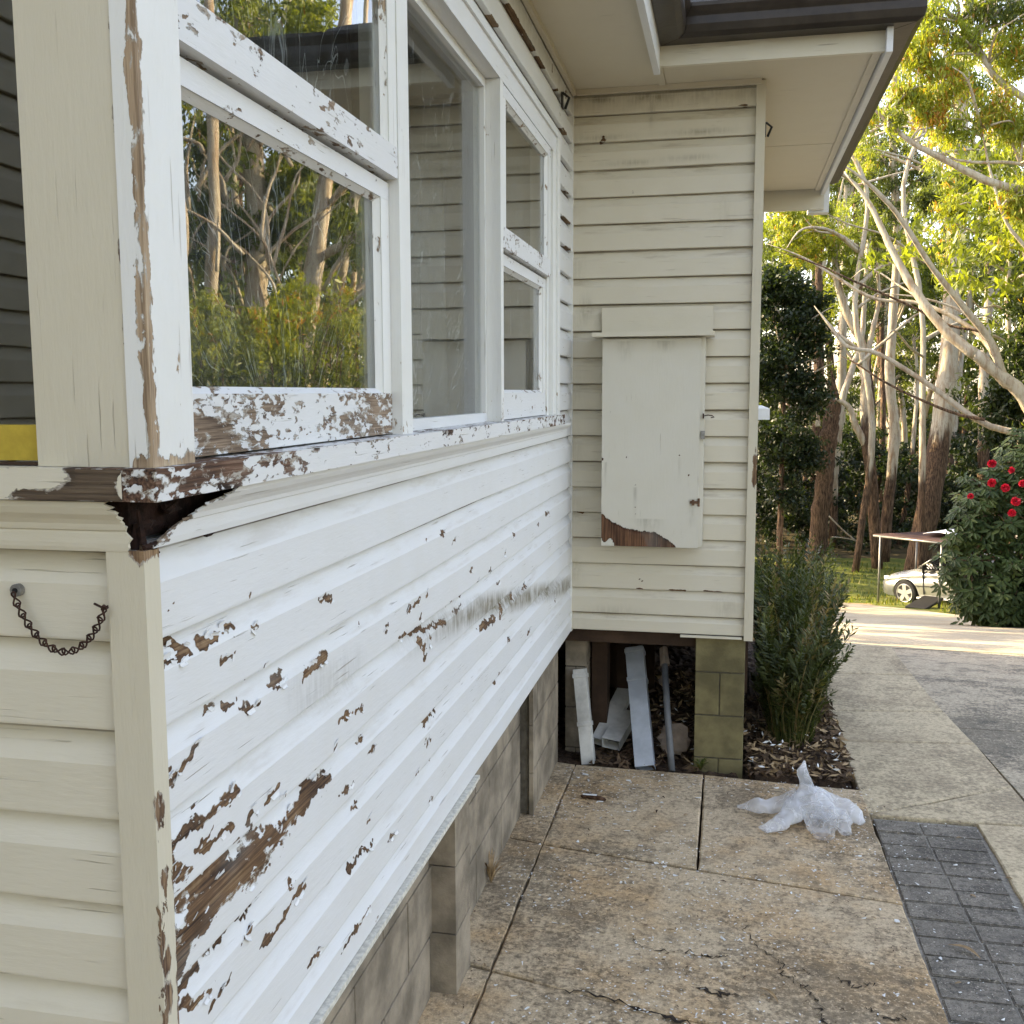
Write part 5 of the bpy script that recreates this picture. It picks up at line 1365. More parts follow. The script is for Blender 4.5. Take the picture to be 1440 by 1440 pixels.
tree('gum_tree', 'thick leaning gum trunk with brown bark low and pale bark above', 'tree', ([ground_pt(1292, 33)]+pl([(1303, 720), (1322, 620), (1332, 520), (1340, 400), (1344, 300), (1352, 160), (1360, 20), (1368, -100)], 33), pw(34, 33), pw(15, 33)),
     [(pl([(1344, 290), (1362, 240), (1395, 190)], 33), pw(9, 33), pw(4, 33)), (pl([(1343, 300), (1330, 250), (1312, 215)], 33), pw(8, 33), pw(3, 33))],
     [cl(1330, 268, 42, 33, 2600, 0.42, sy=0.45), cl(1300, 285, 30, 33, 1500, 0.36, sy=0.5), cl(1380, 230, 40, 33, 1600, 0.5), cl(1325, 130, 46, 33, 2600, 0.85), cl(1375, 120, 40, 33, 2200, 0.7)], barkh=4.6)
tree('gum_tree', 'brown slim trunk standing right of the thick leaning gum', 'tree', ([ground_pt(1386, 39)]+pl([(1383, 600), (1384, 520), (1389, 440), (1396, 300), (1402, 150), (1398, 0)], 39), pw(16, 39), pw(9, 39)), [(pl([(1389, 440), (1402, 410), (1420, 380)], 39), pw(6, 39), pw(2, 39))],
     [cl(1400, 340, 40, 39, 1800, 0.3), cl(1375, 385, 30, 39, 1200, 0.25), cl(1415, 290, 36, 39, 1600, 0.5)], barkh=4.5)
tree('gum_tree', 'thin crooked sapling between the pale trunk and thick gum', 'tree', ([ground_pt(1266, 41)]+pl([(1278, 680), (1286, 600), (1290, 530), (1284, 470)], 41), pw(8, 41), pw(4, 41)), [], [cl(1288, 470, 36, 41, 1500, 0.2), cl(1270, 520, 24, 41, 700, 0.2)], barkh=4)
tree('gum_tree', 'slim dark trunk just left of the pale gum', 'tree', ([ground_pt(1226, 44)]+pl([(1238, 650), (1242, 560), (1240, 470), (1243, 380)], 44), pw(9, 44), pw(6, 44)), [], [cl(1225, 440, 36, 44, 1500, 0.15), cl(1248, 390, 30, 44, 1000, 0.2)], barkh=12)
tree('gum_tree', 'pale slanting trunk behind the forked gum', 'tree', ([ground_pt(1172, 40)]+pl([(1180, 590), (1198, 520), (1211, 480), (1216, 420), (1222, 330)], 40), pw(11, 40), pw(6, 40)), [], [cl(1215, 390, 34, 40, 1200, 0.3), cl(1200, 310, 36, 40, 1500, 0.6)], barkh=2.0)
# big leaning gum whose limbs sweep across from the right
D8 = 17.0
tree('gum_tree', 'big pale gum leaning in from the right with long sweeping limbs', 'tree', ([ground_pt(1560, 17.5)]+pl([(1530, 760), (1490, 640), (1440, 560), (1412, 532), (1370, 497)], D8), pw(28, D8), pw(16, D8)),
     [(pl([(1372, 499), (1335, 470), (1302, 430), (1272, 385), (1246, 335), (1222, 285), (1186, 240)], (D8, D8+1)), pw(17, D8), pw(6, D8)),
      (pl([(1412, 530), (1392, 478), (1352, 428), (1308, 372), (1272, 315), (1232, 268), (1182, 228)], (D8, D8-1)), pw(11, D8), pw(5, D8)),
      (pl([(1440, 612), (1385, 596), (1340, 566), (1290, 530), (1232, 496), (1192, 487), (1165, 455), (1145, 430)], (D8, D8+1)), pw(10, D8), pw(4, D8)),
      (pl([(1400, 500), (1372, 466), (1325, 438), (1285, 425), (1230, 420), (1180, 392), (1130, 362), (1076, 342)], (D8, D8+2)), pw(8, D8), pw(2.4, D8)),
      (pl([(1385, 590), (1345, 582), (1290, 560), (1240, 535), (1205, 512), (1182, 500)], (D8, D8+1)), pw(5, D8), pw(2, D8), 9.0),
      (pl([(1380, 466), (1330, 456), (1280, 430), (1200, 395), (1150, 372), (1090, 352)], (D8, D8+1.5)), pw(4.5, D8), pw(2, D8), 9.0),
      (pl([(1412, 530), (1385, 480), (1355, 440), (1300, 420), (1240, 412)], (D8, D8+1)), pw(6, D8), pw(2, D8))], [], barkh=None)
D9 = 16.0
tree('gum_tree', 'gum tree at the picture edge with bright yellow-green sprays and arching boughs', 'tree', ([ground_pt(1640, D9)]+pl([(1625, 700), (1600, 450), (1580, 250), (1560, 60), (1550, -150)], D9), pw(36, D9), pw(20, D9)),
     [(pl([(1590, 330), (1500, 292), (1440, 270), (1390, 255), (1335, 228), (1282, 200), (1245, 168), (1222, 148)], D9), pw(16, D9), pw(5, D9)),
      (pl([(1565, 240), (1500, 180), (1440, 138), (1400, 108), (1372, 62), (1350, 32), (1322, 10), (1300, -20)], D9), pw(13, D9), pw(5, D9)),
      (pl([(1572, 380), (1500, 270), (1440, 232), (1370, 228), (1330, 222)], D9), pw(8, D9), pw(3, D9)),
      (pl([(1580, 450), (1480, 380), (1420, 320), (1395, 250), (1380, 180)], D9), pw(7, D9), pw(3, D9))],
     [cl(1290, 75, 38, D9, 1800, 0.80, sy=1.1), cl(1325, 120, 34, D9, 1500, 0.86), cl(1275, 130, 22, D9, 700, 0.80), cl(1355, 55, 30, D9, 900, 0.78), cl(1425, 75, 40, D9, 1700, 0.80), cl(1395, 150, 30, D9, 1000, 0.84), cl(1310, 165, 22, D9, 700, 0.95),
      cl(1435, 185, 36, D9, 1400, 0.76), cl(1345, 185, 24, D9, 600, 0.75), cl(1425, 285, 26, D9, 800, 0.86), cl(1430, 20, 40, D9, 1400, 0.45), cl(1375, 10, 36, D9, 1200, 0.5), cl(1310, 25, 30, D9, 1000, 0.7), cl(1480, 300, 50, D9, 1500, 0.7), cl(1255, 165, 18, D9, 300, 0.7)],
     L=0.135, W=0.028, droop=1.1, per=30, sub=0.36)
for (px, py, d) in (): pass
# slim gums with many thin arching boughs in front of the wood
rb = np.random.default_rng(17)
for i, (px, d, lab) in enumerate(((1420, 24, 'slim gum with thin arching pale boughs left of the picture edge'), (1300, 29, 'slim gum with thin arching pale boughs above the canopy'), (1206, 33, 'slim gum with thin arching pale boughs near the eave end'))):
    T = [ground_pt(px, d)]+pl([(px+rb.normal(0, 14), 600), (px-4, 430), (px+rb.normal(0, 22), 260), (px+rb.normal(0, 26), 100), (px+10, -60)], d); lb = []; cs = []
    for k in range(13):
        y0 = rb.uniform(60, 520); s = rb.choice([-1, -1, 1]); L = rb.uniform(50, 150); up = rb.uniform(0.35, 1.1)
        P = [(px, y0), (px+s*L*0.35, y0-L*0.30*up), (px+s*L*0.75, y0-L*0.5*up+rb.normal(0, 8)), (px+s*L, y0-L*0.55*up+rb.normal(0, 14))]
        lb.append((pl(P, (d, d+rb.uniform(-3, 3))), pw(rb.uniform(3.5, 7), d), pw(1.4, d)))
        if y0 < 420: cs.append(cl(P[3][0], P[3][1], rb.uniform(18, 34), d, int(rb.uniform(420, 800)), rb.uniform(0.66, 0.86)))
    tree('gum_tree', lab, 'tree', (T, pw(10, d), pw(4, d)), lb, cs, barkh=3.5, twigs=False, L=0.15, W=0.032, droop=1.0)
# dark dense trees close behind the house corner
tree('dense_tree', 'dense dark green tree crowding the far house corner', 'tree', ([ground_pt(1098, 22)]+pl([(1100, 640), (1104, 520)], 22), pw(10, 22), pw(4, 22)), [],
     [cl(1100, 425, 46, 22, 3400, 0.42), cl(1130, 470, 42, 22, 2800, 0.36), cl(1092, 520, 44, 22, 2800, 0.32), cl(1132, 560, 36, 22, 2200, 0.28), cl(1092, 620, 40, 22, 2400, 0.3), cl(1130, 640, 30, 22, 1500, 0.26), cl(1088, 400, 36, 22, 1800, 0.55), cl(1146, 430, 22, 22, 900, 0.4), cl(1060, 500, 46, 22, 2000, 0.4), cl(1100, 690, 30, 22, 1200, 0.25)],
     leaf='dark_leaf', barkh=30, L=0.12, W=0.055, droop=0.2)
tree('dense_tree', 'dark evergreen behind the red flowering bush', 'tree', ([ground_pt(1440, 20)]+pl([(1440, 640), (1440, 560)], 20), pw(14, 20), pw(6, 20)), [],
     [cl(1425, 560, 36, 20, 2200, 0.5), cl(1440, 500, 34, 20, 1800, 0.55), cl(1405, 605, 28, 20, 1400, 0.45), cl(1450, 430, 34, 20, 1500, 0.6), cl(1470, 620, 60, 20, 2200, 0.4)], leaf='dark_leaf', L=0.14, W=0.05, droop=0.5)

# --- wood behind: trunks and crowns one can tell apart, then the dark understorey as one mass
r = np.random.default_rng(77)
KINDS = ['tall pale gum of the back wood, loose crown', 'dark trunked gum of the back wood, low crown', 'young thin gum of the back wood, sparse leaves']
ORDW = ['first', 'second', 'third', 'fourth', 'fifth', 'sixth', 'seventh', 'eighth', 'ninth']
PX0 = np.random.default_rng(78).uniform(980, 1500, 26); PXS = [(q, i % 3) for i, q in enumerate(PX0)]
for i in range(44):
    d = r.uniform(42, 62); px = PX0[i] if i < 26 else r.uniform(1500, 2900)
    if i >= 26: d = r.uniform(18, 34)
    g = ground_pt(px, d); k = i % 3; hh = r.uniform(15, 24)*(0.75 if k == 2 else 1); lean = r.normal(0, 0.9, 2)
    if i >= 26: hh *= 0.8
    T = [g, g+np.array([lean[0]*0.3, lean[1]*0.3, hh*0.35]), g+np.array([lean[0], lean[1], hh*0.7]), g+np.array([lean[0]*1.3, lean[1]*1.3, hh])]
    cs = []
    for q in range(7 if k else 6):
        z = hh*(r.uniform(0.45, 1.0) if k != 1 else r.uniform(0.25, 0.95)); a = r.uniform(0, 6.28); s = r.uniform(0.8, 2.6)
        rr = r.uniform(1.1, 2.0); cs.append((g+np.array([lean[0]+s*math.cos(a), lean[1]+s*math.sin(a), z]), (rr, rr, rr*0.8), int(520*rr), [0.42, 0.25, 0.62][k]+r.normal(0, 0.06)))
    lb = []
    for q in range(3):
        c = cs[q][0]; t0 = g+np.array([lean[0]*0.6, lean[1]*0.6, max(2.0, (c[2]-g[2])*0.72)]); lb.append(([t0, (t0+c)/2+np.array([0, 0, -0.3]), c], 0.10, 0.04))
    lab = KINDS[k] if i >= 26 else ORDW[sorted(q for q, kk in PXS if kk == k).index(px)]+' from the house corner: '+KINDS[k]
    tree('gum_tree', lab, 'tree', (T, r.uniform(0.14, 0.32)*(0.6 if k == 2 else 1), 0.07), lb, cs, barkh=r.uniform(2, 8) if k != 1 else 30, group='gum trees of the wood behind', twigs=False, L=0.24, W=0.065, droop=0.7)
# trees on the uphill side, behind the house, whose shade falls on the drive
for i, (x, y, hh) in enumerate(((-1, 33.5, 11), (-3, 35, 12), (-2, 38.5, 13), (0, 36.5, 12), (-1.5, 30.5, 9), (-6, 12.6, 9), (-7, 14.4, 10), (-9, 16, 12), (-5, 16.2, 9), (-7.5, 19.6, 12), (-8, 21.5, 13), (-9.5, 17.5, 12), (-6.8, 17.9, 10), (-14, 27, 17), (-9, 33, 18), (-17, 38, 20), (-7, 40, 18), (-22, 30, 18), (-12, 22, 13), (-20, 19, 14), (-15, 44, 18), (-4, 44, 18))):
    g = np.array([x, y, H(x, y)-0.1]); cs = []
    for q in range(8):
        a = r.uniform(0, 6.28); s = r.uniform(0.5, 2.8); rr = r.uniform(1.2, 2.0); cs.append((g+np.array([s*math.cos(a), s*math.sin(a), hh*r.uniform(0.35, 0.9)]), (rr, rr, rr*0.85), int(330*rr), 0.4))
    tree('gum_tree', 'gum tree standing uphill beyond the far end of the house', 'tree', ([g, g+np.array([0.3, 0.2, hh*0.5]), g+np.array([0.1, 0.5, hh])], 0.28, 0.07), [], cs, barkh=6, group='gum trees uphill of the lawn', twigs=False, L=0.3, W=0.1)
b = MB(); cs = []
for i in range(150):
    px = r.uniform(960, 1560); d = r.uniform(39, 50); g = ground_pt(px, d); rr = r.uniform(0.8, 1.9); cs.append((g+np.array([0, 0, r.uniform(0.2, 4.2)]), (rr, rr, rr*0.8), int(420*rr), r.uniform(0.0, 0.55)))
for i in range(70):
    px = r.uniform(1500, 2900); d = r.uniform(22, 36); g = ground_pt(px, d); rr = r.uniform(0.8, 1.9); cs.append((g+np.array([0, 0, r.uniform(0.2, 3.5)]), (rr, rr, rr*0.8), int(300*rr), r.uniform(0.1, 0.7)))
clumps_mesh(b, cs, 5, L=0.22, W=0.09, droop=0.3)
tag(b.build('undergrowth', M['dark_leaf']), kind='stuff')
b = MB(); cs = []
for i in range(360):
    a = r.uniform(-0.35, 1.75); d = r.uniform(58, 80); x, y = CAM[0]+d*math.sin(a), CAM[1]+d*math.cos(a); rr = r.uniform(2.0, 3.6)
    cs.append((np.array([x, y, -4.5+16*r.random()**1.25]), (rr, rr, rr*0.8), int(150*rr), r.uniform(0.15, 0.55)))
clumps_mesh(b, cs, 6, L=0.5, W=0.2, droop=0.4, sub=0.5)
tag(b.build('distant_wood', M['gum_leaf']), kind='stuff')

# --- added gums behind the photographer, unseen, to block low sky and warm the walls
for i, (x, y, hh) in enumerate(((-4, -9.5, 15), (-0.5, -10.5, 16), (3, -10, 15), (6.5, -11, 16), (9, -12, 13), (-7, -11, 15), (13, -9, 13), (15, -4, 13), (16, 1, 14), (-8, -15, 13), (17, 6, 14))):
    g = np.array([x, y, -0.1]); cs = []
    for q in range(13):
        a = r.uniform(0, 6.28); s = r.uniform(0.3, 2.6); rr = r.uniform(1.3, 2.0); cs.append((g+np.array([s*math.cos(a), s*math.sin(a), hh*r.uniform(0.08, 0.9)]), (rr, rr, rr*0.85), int(210*rr), 0.7))
    tree('gum_tree', 'added unseen gum tree behind the photographer, blocking low sky', 'tree', ([g, g+np.array([0.3, 0.2, hh*0.5]), g+np.array([0.1, 0.5, hh])], 0.24, 0.07), [], cs, barkh=1, group='added gum trees behind the photographer', twigs=False, L=0.36, W=0.14)

# --- trees mirrored in the windows (they stand right of the frame)
R1 = 19.0
tree('gum_tree', 'large gum right of the drive, mirrored in the near window with a thick bright trunk', 'tree', ([ground_pt(372, R1, atm)]+pl([(372, 520), (362, 400), (364, 300), (358, 215), (348, 140), (338, 40), (330, -150)], R1, atm), pw(40, R1), pw(20, R1)),
     [(pl([(362, 420), (345, 340), (318, 270), (306, 215), (312, 150)], R1, atm), pw(16, R1), pw(7, R1)), (pl([(366, 320), (385, 240), (420, 190), (440, 120)], R1, atm), pw(10, R1), pw(4, R1)), (pl([(350, 150), (372, 90), (400, 20), (430, -60)], R1, atm), pw(10, R1), pw(4, R1)), (pl([(312, 300), (300, 350), (306, 400)], R1, atm), pw(6, R1), pw(3, R1))],
     [cl(300, 210, 40, R1, 1300, 0.55, atm), cl(405, 250, 36, R1, 1300, 0.62, atm), cl(340, 330, 40, R1, 1200, 0.5, atm), cl(280, 300, 40, R1, 1200, 0.5, atm), cl(430, 150, 46, R1, 1300, 0.6, atm), cl(330, 60, 60, R1, 1900, 0.7, atm), cl(420, 40, 50, R1, 1500, 0.66, atm), cl(400, 330, 36, R1, 1000, 0.45, atm), cl(300, -20, 70, R1, 1600, 0.6, atm)], barkh=0.6, L=0.16)
R2 = 26.0
tree('gum_tree', 'forked leaning gum right of the drive, mirrored at the far side of the near window', 'tree', ([ground_pt(416, R2, atm)]+pl([(424, 470), (446, 405), (470, 365), (492, 330), (514, 290), (536, 250), (550, 215)], R2, atm), pw(20, R2), pw(8, R2)),
     [(pl([(470, 365), (505, 350), (535, 334), (556, 328)], R2, atm), pw(9, R2), pw(4, R2)), (pl([(450, 400), (480, 240), (484, 180), (478, 100)], R2, atm), pw(8, R2), pw(3, R2)), (pl([(446, 405), (430, 350), (400, 300)], R2, atm), pw(6, R2), pw(2, R2)), (pl([(430, 460), (500, 410), (545, 390)], R2, atm), pw(7, R2), pw(3, R2))],
     [cl(460, 300, 34, R2, 1300, 0.66, atm), cl(510, 270, 40, R2, 1500, 0.62, atm), cl(540, 345, 40, R2, 1400, 0.7, atm), cl(470, 215, 30, R2, 900, 0.6, atm), cl(500, 370, 30, R2, 900, 0.55, atm), cl(480, 110, 50, R2, 1300, 0.66, atm), cl(540, 160, 40, R2, 1400, 0.6, atm)], barkh=0.3, L=0.14)
# bare pale branches of those trees
rb = np.random.default_rng(90)
root = empty('gum_tree', tuple(ground_pt(300, 21, atm)), label='pale many-branched gum right of the drive, mirrored between the two large ones', cat='tree')
b = MB(); limb_mesh(b, [ground_pt(300, 21, atm)]+pl([(296, 440), (300, 360), (290, 280), (282, 200), (290, 90)], 21, atm), pw(14, 21), pw(6, 21), 901, 0.3, 10); b.build('trunk', M['trunk'], root, smooth=True)
for k in range(54):
    x0 = rb.uniform(265, 545); y0 = rb.uniform(150, 450); L = rb.uniform(60, 190); an = rb.normal(0, 0.55); d = rb.uniform(15, 19.5) if x0 < 420 else rb.uniform(22.5, 26)
    P = [(x0, y0), (x0+L*0.35*math.sin(an)+rb.normal(0, 6), y0-L*0.4*math.cos(an)), (x0+L*0.8*math.sin(an*1.3)+rb.normal(0, 8), y0-L*0.75*math.cos(an)), (x0+L*math.sin(an*1.6), y0-L*math.cos(an))]
    P = [(min(p[0], 546), p[1]) for p in P]
    b = MB(); limb_mesh(b, pl(P, d, atm), pw(rb.uniform(3.5, 8), d), pw(1.8, d), 910+k, None, 6, 16); b.build('limb', M['trunk'], root, smooth=True)
for i, (px, d) in enumerate(((270, 17), (322, 23), (440, 25), (502, 25), (535, 30), (210, 15), (150, 18), (250, 24))):
    g = ground_pt(px, d, atm); hh = r.uniform(12, 16); cs = []
    for q in range(6):
        a = r.uniform(0, 6.28); s = r.uniform(0.5, 2.0); rr = r.uniform(0.9, 1.5); cs.append((g+np.array([s*math.cos(a), s*math.sin(a), hh*r.uniform(0.25, 0.95)]), (rr, rr, rr*0.8), int(560*rr), 0.5+r.normal(0, 0.1)))
    lb = [([g+np.array([0, 0, hh*0.3]), g+np.array([r.uniform(-1, 1), r.uniform(-1, 1), hh*0.45]), g+np.array([r.uniform(-2, 2), r.uniform(-2, 2), hh*0.8])], 0.09, 0.03)]
    tree('gum_tree', 'slim gum right of the drive, mirrored in the near window glass', 'tree', ([g, g+np.array([r.normal(0, .3), r.normal(0, .3), hh*0.5]), g+np.array([r.normal(0, .6), r.normal(0, .6), hh])], 0.14, 0.05), lb, cs, barkh=0.5, group='gum trees mirrored in the windows', twigs=False, L=0.17)
for i, (px, py, rr, d) in enumerate(((292, 470, 40, 11), (345, 480, 40, 11.5), (395, 470, 44, 13), (420, 440, 30, 13.6), (470, 455, 40, 17.5), (515, 475, 44, 19.5), (240, 480, 44, 10.5))):
    g = ground_pt(px, d, atm)
    cs = [cl(px, py, rr, d, 800, 0.76, atm), cl(px-18, py+46, rr*1.1, d, 800, 0.62, atm), cl(px+14, py-34, rr*0.55, d, 260, 0.84, atm), cl(px-20, py-20, rr*0.5, d, 200, 0.80, atm), cl(px, py+100, rr*1.3, d, 900, 0.35, atm)]
    root = empty('shrub', tuple(g), label='bushy yellow-green shrub right of the drive, seen mirrored low in the near window', cat='shrub', group='yellow-green shrubs right of the drive')
    b = MB(); c0 = cs[0][0]
    for q in range(5): b.tube(spline([g, (g+c0)/2+r.normal(0, 0.1, 3), c0+r.normal(0, 0.25, 3)], 6), np.linspace(0.02, 0.006, 6), 5, bark=0.6)
    b.build('stems', M['trunk'], root)
    b = MB(); clumps_mesh(b, cs, 300+i, L=0.115, W=0.024, droop=-0.9, per=22, sub=0.30); b.build('foliage', M['gum_leaf'], root)

# --- red flowering rhododendron
DR = 12.0
g = ground_pt(1425, DR+0.9)
rh = empty('rhododendron', tuple(g), label='dark green rhododendron bush with bright red flower heads beside the drive', cat='bush')
lob = [(1400, 720, 62), (1440, 680, 60), (1370, 790, 58), (1430, 800, 80), (1360, 742, 34), (1372, 838, 34), (1390, 840, 50), (1480, 760, 90), (1420, 850, 46), (1500, 660, 80), (1455, 870, 50), (1385, 690, 40), (1440, 640, 40)]
b = MB(); st = MB(); r = np.random.default_rng(55); heads = []
for (px, py, rr) in lob:
    c = at(px, py, DR+0.4); s = rr*DR/1442
    m_ = int(70*(rr/60)**2)+14
    D = r.normal(size=(m_, 3)); D /= np.linalg.norm(D, axis=1)[:, None]; D[:, 1] = np.where(r.random(m_) < 0.7, -np.abs(D[:, 1]), D[:, 1])
    for q in D:
        p = c+q*s*r.uniform(0.65, 1.08); ax = q*0.8+np.array([0, -0.25, 0.75]); ax /= np.linalg.norm(ax)
        u = np.cross(ax, (0.3, 0.9, 0.1)); u /= np.linalg.norm(u); v = np.cross(ax, u); t0 = np.clip(0.45+r.normal(0, 0.18), 0, 1)
        nl = r.integers(6, 10)
        for k in range(nl):
            a = 2*math.pi*k/nl+r.uniform(-.25, .25); e = u*math.cos(a)+v*math.sin(a); ld = e*0.92+ax*r.uniform(-0.15, 0.35)+np.array([0, 0, -0.38]); ld /= np.linalg.norm(ld)
            L = r.uniform(0.10, 0.155); w = np.cross(ld, ax); w /= np.linalg.norm(w); w = w*0.020; n_ = np.cross(w, ld); n_ /= np.linalg.norm(n_)
            V = [p+ld*0.015, p+ld*L*0.45+w, p+ld*L*0.45-n_*0.006, p+ld*L*0.45-w, p+ld*L*0.85+w*0.6, p+ld*L*0.85-n_*0.005, p+ld*L*0.85-w*0.6, p+ld*L]
            b.add(V, [(0, 2, 1), (0, 3, 2), (1, 2, 5, 4), (2, 3, 6, 5), (4, 5, 7), (5, 6, 7)], tint=np.clip(t0+r.normal(0, 0.12), 0, 1))
        if r.random() < 0.35: st.tube([c+q*s*0.2, c+q*s*0.6+r.normal(0, .03, 3), p], [0.010, 0.007, 0.004], 5, bark=0.7)
for k in range(9):
    q = g+np.array([r.normal(0, .25), r.normal(0, .2), 0]); px, py, rr = lob[k]; st.tube(spline([q, (q+at(px, py, DR+.4))/2+r.normal(0, .1, 3), at(px, py, DR+.4)], 7), np.linspace(0.03, 0.012, 7), 6, bark=0.9)
b.build('foliage', M['rhodo_leaf'], rh); st.build('stems', M['trunk'], rh, smooth=True)
for (px, py, sz) in ((1395, 652, 14), (1422, 661, 11), (1395, 679, 14), (1414, 686, 14), (1365, 698, 10), (1429, 705, 15), (1423, 721, 13), (1438, 680, 12)):
    c = at(px, py, DR-0.45-0.1*r.random()); s = sz*DR/1442*0.5; f = MB()
    for k in range(16):
        q = r.normal(size=3); q /= np.linalg.norm(q); q[1] = -abs(q[1]); p = c+q*s*0.55; u = np.cross(q, (0.2, 0.1, 1)); u /= np.linalg.norm(u); v = np.cross(q, u)
        sz_ = r.uniform(0.7, 1.25); q = q*r.uniform(0.8, 1.2); ring = [p+sz_*(u*math.cos(a)+v*math.sin(a))*s*0.42*(1+0.25*math.cos(5*a))+q*s*0.15 for a in np.linspace(0, 2*math.pi, 11)[:-1]]
        f.add([p-q*s*0.4]+ring, [(0, 1+j, 1+(j+1) % 10) for j in range(10)])
    f.build('flower', M['red'], rh)

# --- spiky fern bed along the house wall
r = np.random.default_rng(66)
def fern(x, y, h, n, label, spread):
    root = empty('fern_bush', (x, y, 0.0), label=label, cat='fern')
    b = MB()
    for i in range(n):
        a = r.uniform(0, 6.28); s = spread*r.random()**0.6; L = h*r.uniform(0.45, 1.05); px, py = x+0.45*s*math.cos(a), y+0.6*s*math.sin(a)
        a2 = a+r.normal(0, 0.8); ln = r.uniform(0.05, 0.42)*L
        tip = np.array([px+ln*math.cos(a2), py+ln*math.sin(a2), L*(1-0.25*ln/L)]); tip[0] = max(min(tip[0], 1.31), 0.86)
        m1 = np.array([px+ln*0.22*math.cos(a), py+ln*0.22*math.sin(a), L*0.5]); nseg = 24
        P = spline([(px, py, 0.0), m1, tip], nseg); P[:, :2] += np.cumsum(r.normal(0, 0.0022, (nseg, 2)), axis=0)
        T = np.gradient(P, axis=0); T /= np.linalg.norm(T, axis=1)[:, None]
        tn = np.clip(r.normal(0.42, 0.22), 0, 0.86)
        if r.random() < 0.12: tn = 0.97
        w0 = np.linspace(0.0028, 0.001, nseg); S0 = np.cross(T, (0.3, 0.8, 0.1)); b.grid(np.stack([P-S0*w0[:, None], P+S0*w0[:, None]], 1), tint=min(0.97, tn+0.1))
        lf = r.uniform(0.030, 0.055); j0 = r.integers(4, 9); flat = r.random() < 0.45; ph = r.uniform(0, 6.28)
        for j in range(j0, nseg):
            env = math.sin(math.pi*min(1, (j-j0+1.5)/(nseg-j0+2)))**0.5
            for sg in (0, 1, 2):
                if r.random() < 0.12: continue
                an = (ph+sg*math.pi+r.normal(0, 0.25)) if flat else r.uniform(0, 6.28)
                u = np.cross(T[j], (math.cos(ph), math.sin(ph), 0.2)); u /= np.linalg.norm(u); v = np.cross(T[j], u); S = u*math.cos(an)+v*math.sin(an)
                l = lf*env*r.uniform(0.7, 1.2); q = P[j]+T[j]*r.uniform(-.012, .012); e = q+S*l+T[j]*l*r.uniform(0.5, 1.2); w = np.cross(S, T[j])*0.0048+T[j]*0.0026
                b.add([q-w, (q+e)/2-w*1.1, e, (q+e)/2+w*1.1], [(0, 1, 2, 3)], tint=np.clip(tn+r.normal(0, 0.06), 0, 1))
    b.build('fronds', M['frond'], root)
    b = MB()
    for i in range(int(n*1.2)):
        a = r.uniform(0, 6.28); s = spread*r.uniform(0.2, 1.0); hh = h*r.uniform(0.15, 0.85); k = r.uniform(0.9, 1.3)
        P = spline([(x+0.4*s*math.cos(a), y+0.5*s*math.sin(a), 0), (x+0.7*s*k*math.cos(a), y+0.8*s*k*math.sin(a), hh*0.75), (x+1.0*s*k*math.cos(a+.3), y+1.1*s*k*math.sin(a+.3), hh*r.uniform(0.6, 1.05))], 9)
        P[:, 0] = np.maximum(P[:, 0], 0.83); P[:, :2] += np.cumsum(r.normal(0, 0.006, (9, 2)), axis=0)
        S = np.array([-math.sin(a), math.cos(a), 0])*np.linspace(0.0035, 0.0006, 9)[:, None]; b.grid(np.stack([P-S, P+S], 1), tint=r.choice([0.98, 0.92, 0.75, 0.5, 0.4]))
    tag(b.build('dry_fronds', M['frond'], root), kind='stuff')
fern(1.02, 3.95, 0.66, 260, 'spiky dark fern clump nearest the block pier', 0.24)
fern(1.05, 4.45, 0.78, 340, 'taller fern clump in the middle of the bed beside the house wall', 0.26)
fern(1.06, 5.05, 0.84, 280, 'fern clump at the far end of the narrow bed', 0.26)

# --- grass tufts on lawn edges
b = MB(); n = 5200; xs = np.concatenate([r.uniform(-3, 9, 3200), r.uniform(4.9, 8, 2000)]); ys = np.concatenate([r.uniform(23.5, 36, 3200), r.uniform(12, 22, 2000)])
ok = ~((np.abs(xs-3.5) < 1.6) & (ys < 22.5)); xs, ys = xs[ok], ys[ok]; n = len(xs)
hh = r.uniform(0.06, 0.16, n); a = r.uniform(0, 6.28, n); zz = H(xs, ys)-0.05
V = np.stack([np.stack([xs-0.02*np.cos(a), ys-0.02*np.sin(a), zz], 1), np.stack([xs+0.02*np.cos(a), ys+0.02*np.sin(a), zz], 1), np.stack([xs+r.normal(0, .03, n), ys+r.normal(0, .03, n), zz+hh], 1)], 1)
b.add(V.reshape(-1, 3), np.arange(n*3).reshape(n, 3), tint=np.repeat(r.random(n), 3)); tag(b.build('grass', M['grass_blade']), kind='stuff')
# fallen sticks at the wood edge
for i, (P, w, lab) in enumerate((([(1165, 725), (1185, 745), (1205, 762)], 2.2, 'thin bare stick leaning at the edge of the wood'), ([(1170, 755), (1195, 758), (1215, 765)], 1.8, 'low fallen branch lying at the edge of the wood'))):
    b = MB(); b.tube(spline(pl(P, 36.5), 8), pw(w, 36), 6, bark=0.3); tag(b.build('fallen_branch', M['trunk'], None, smooth=True), lab, 'branch')

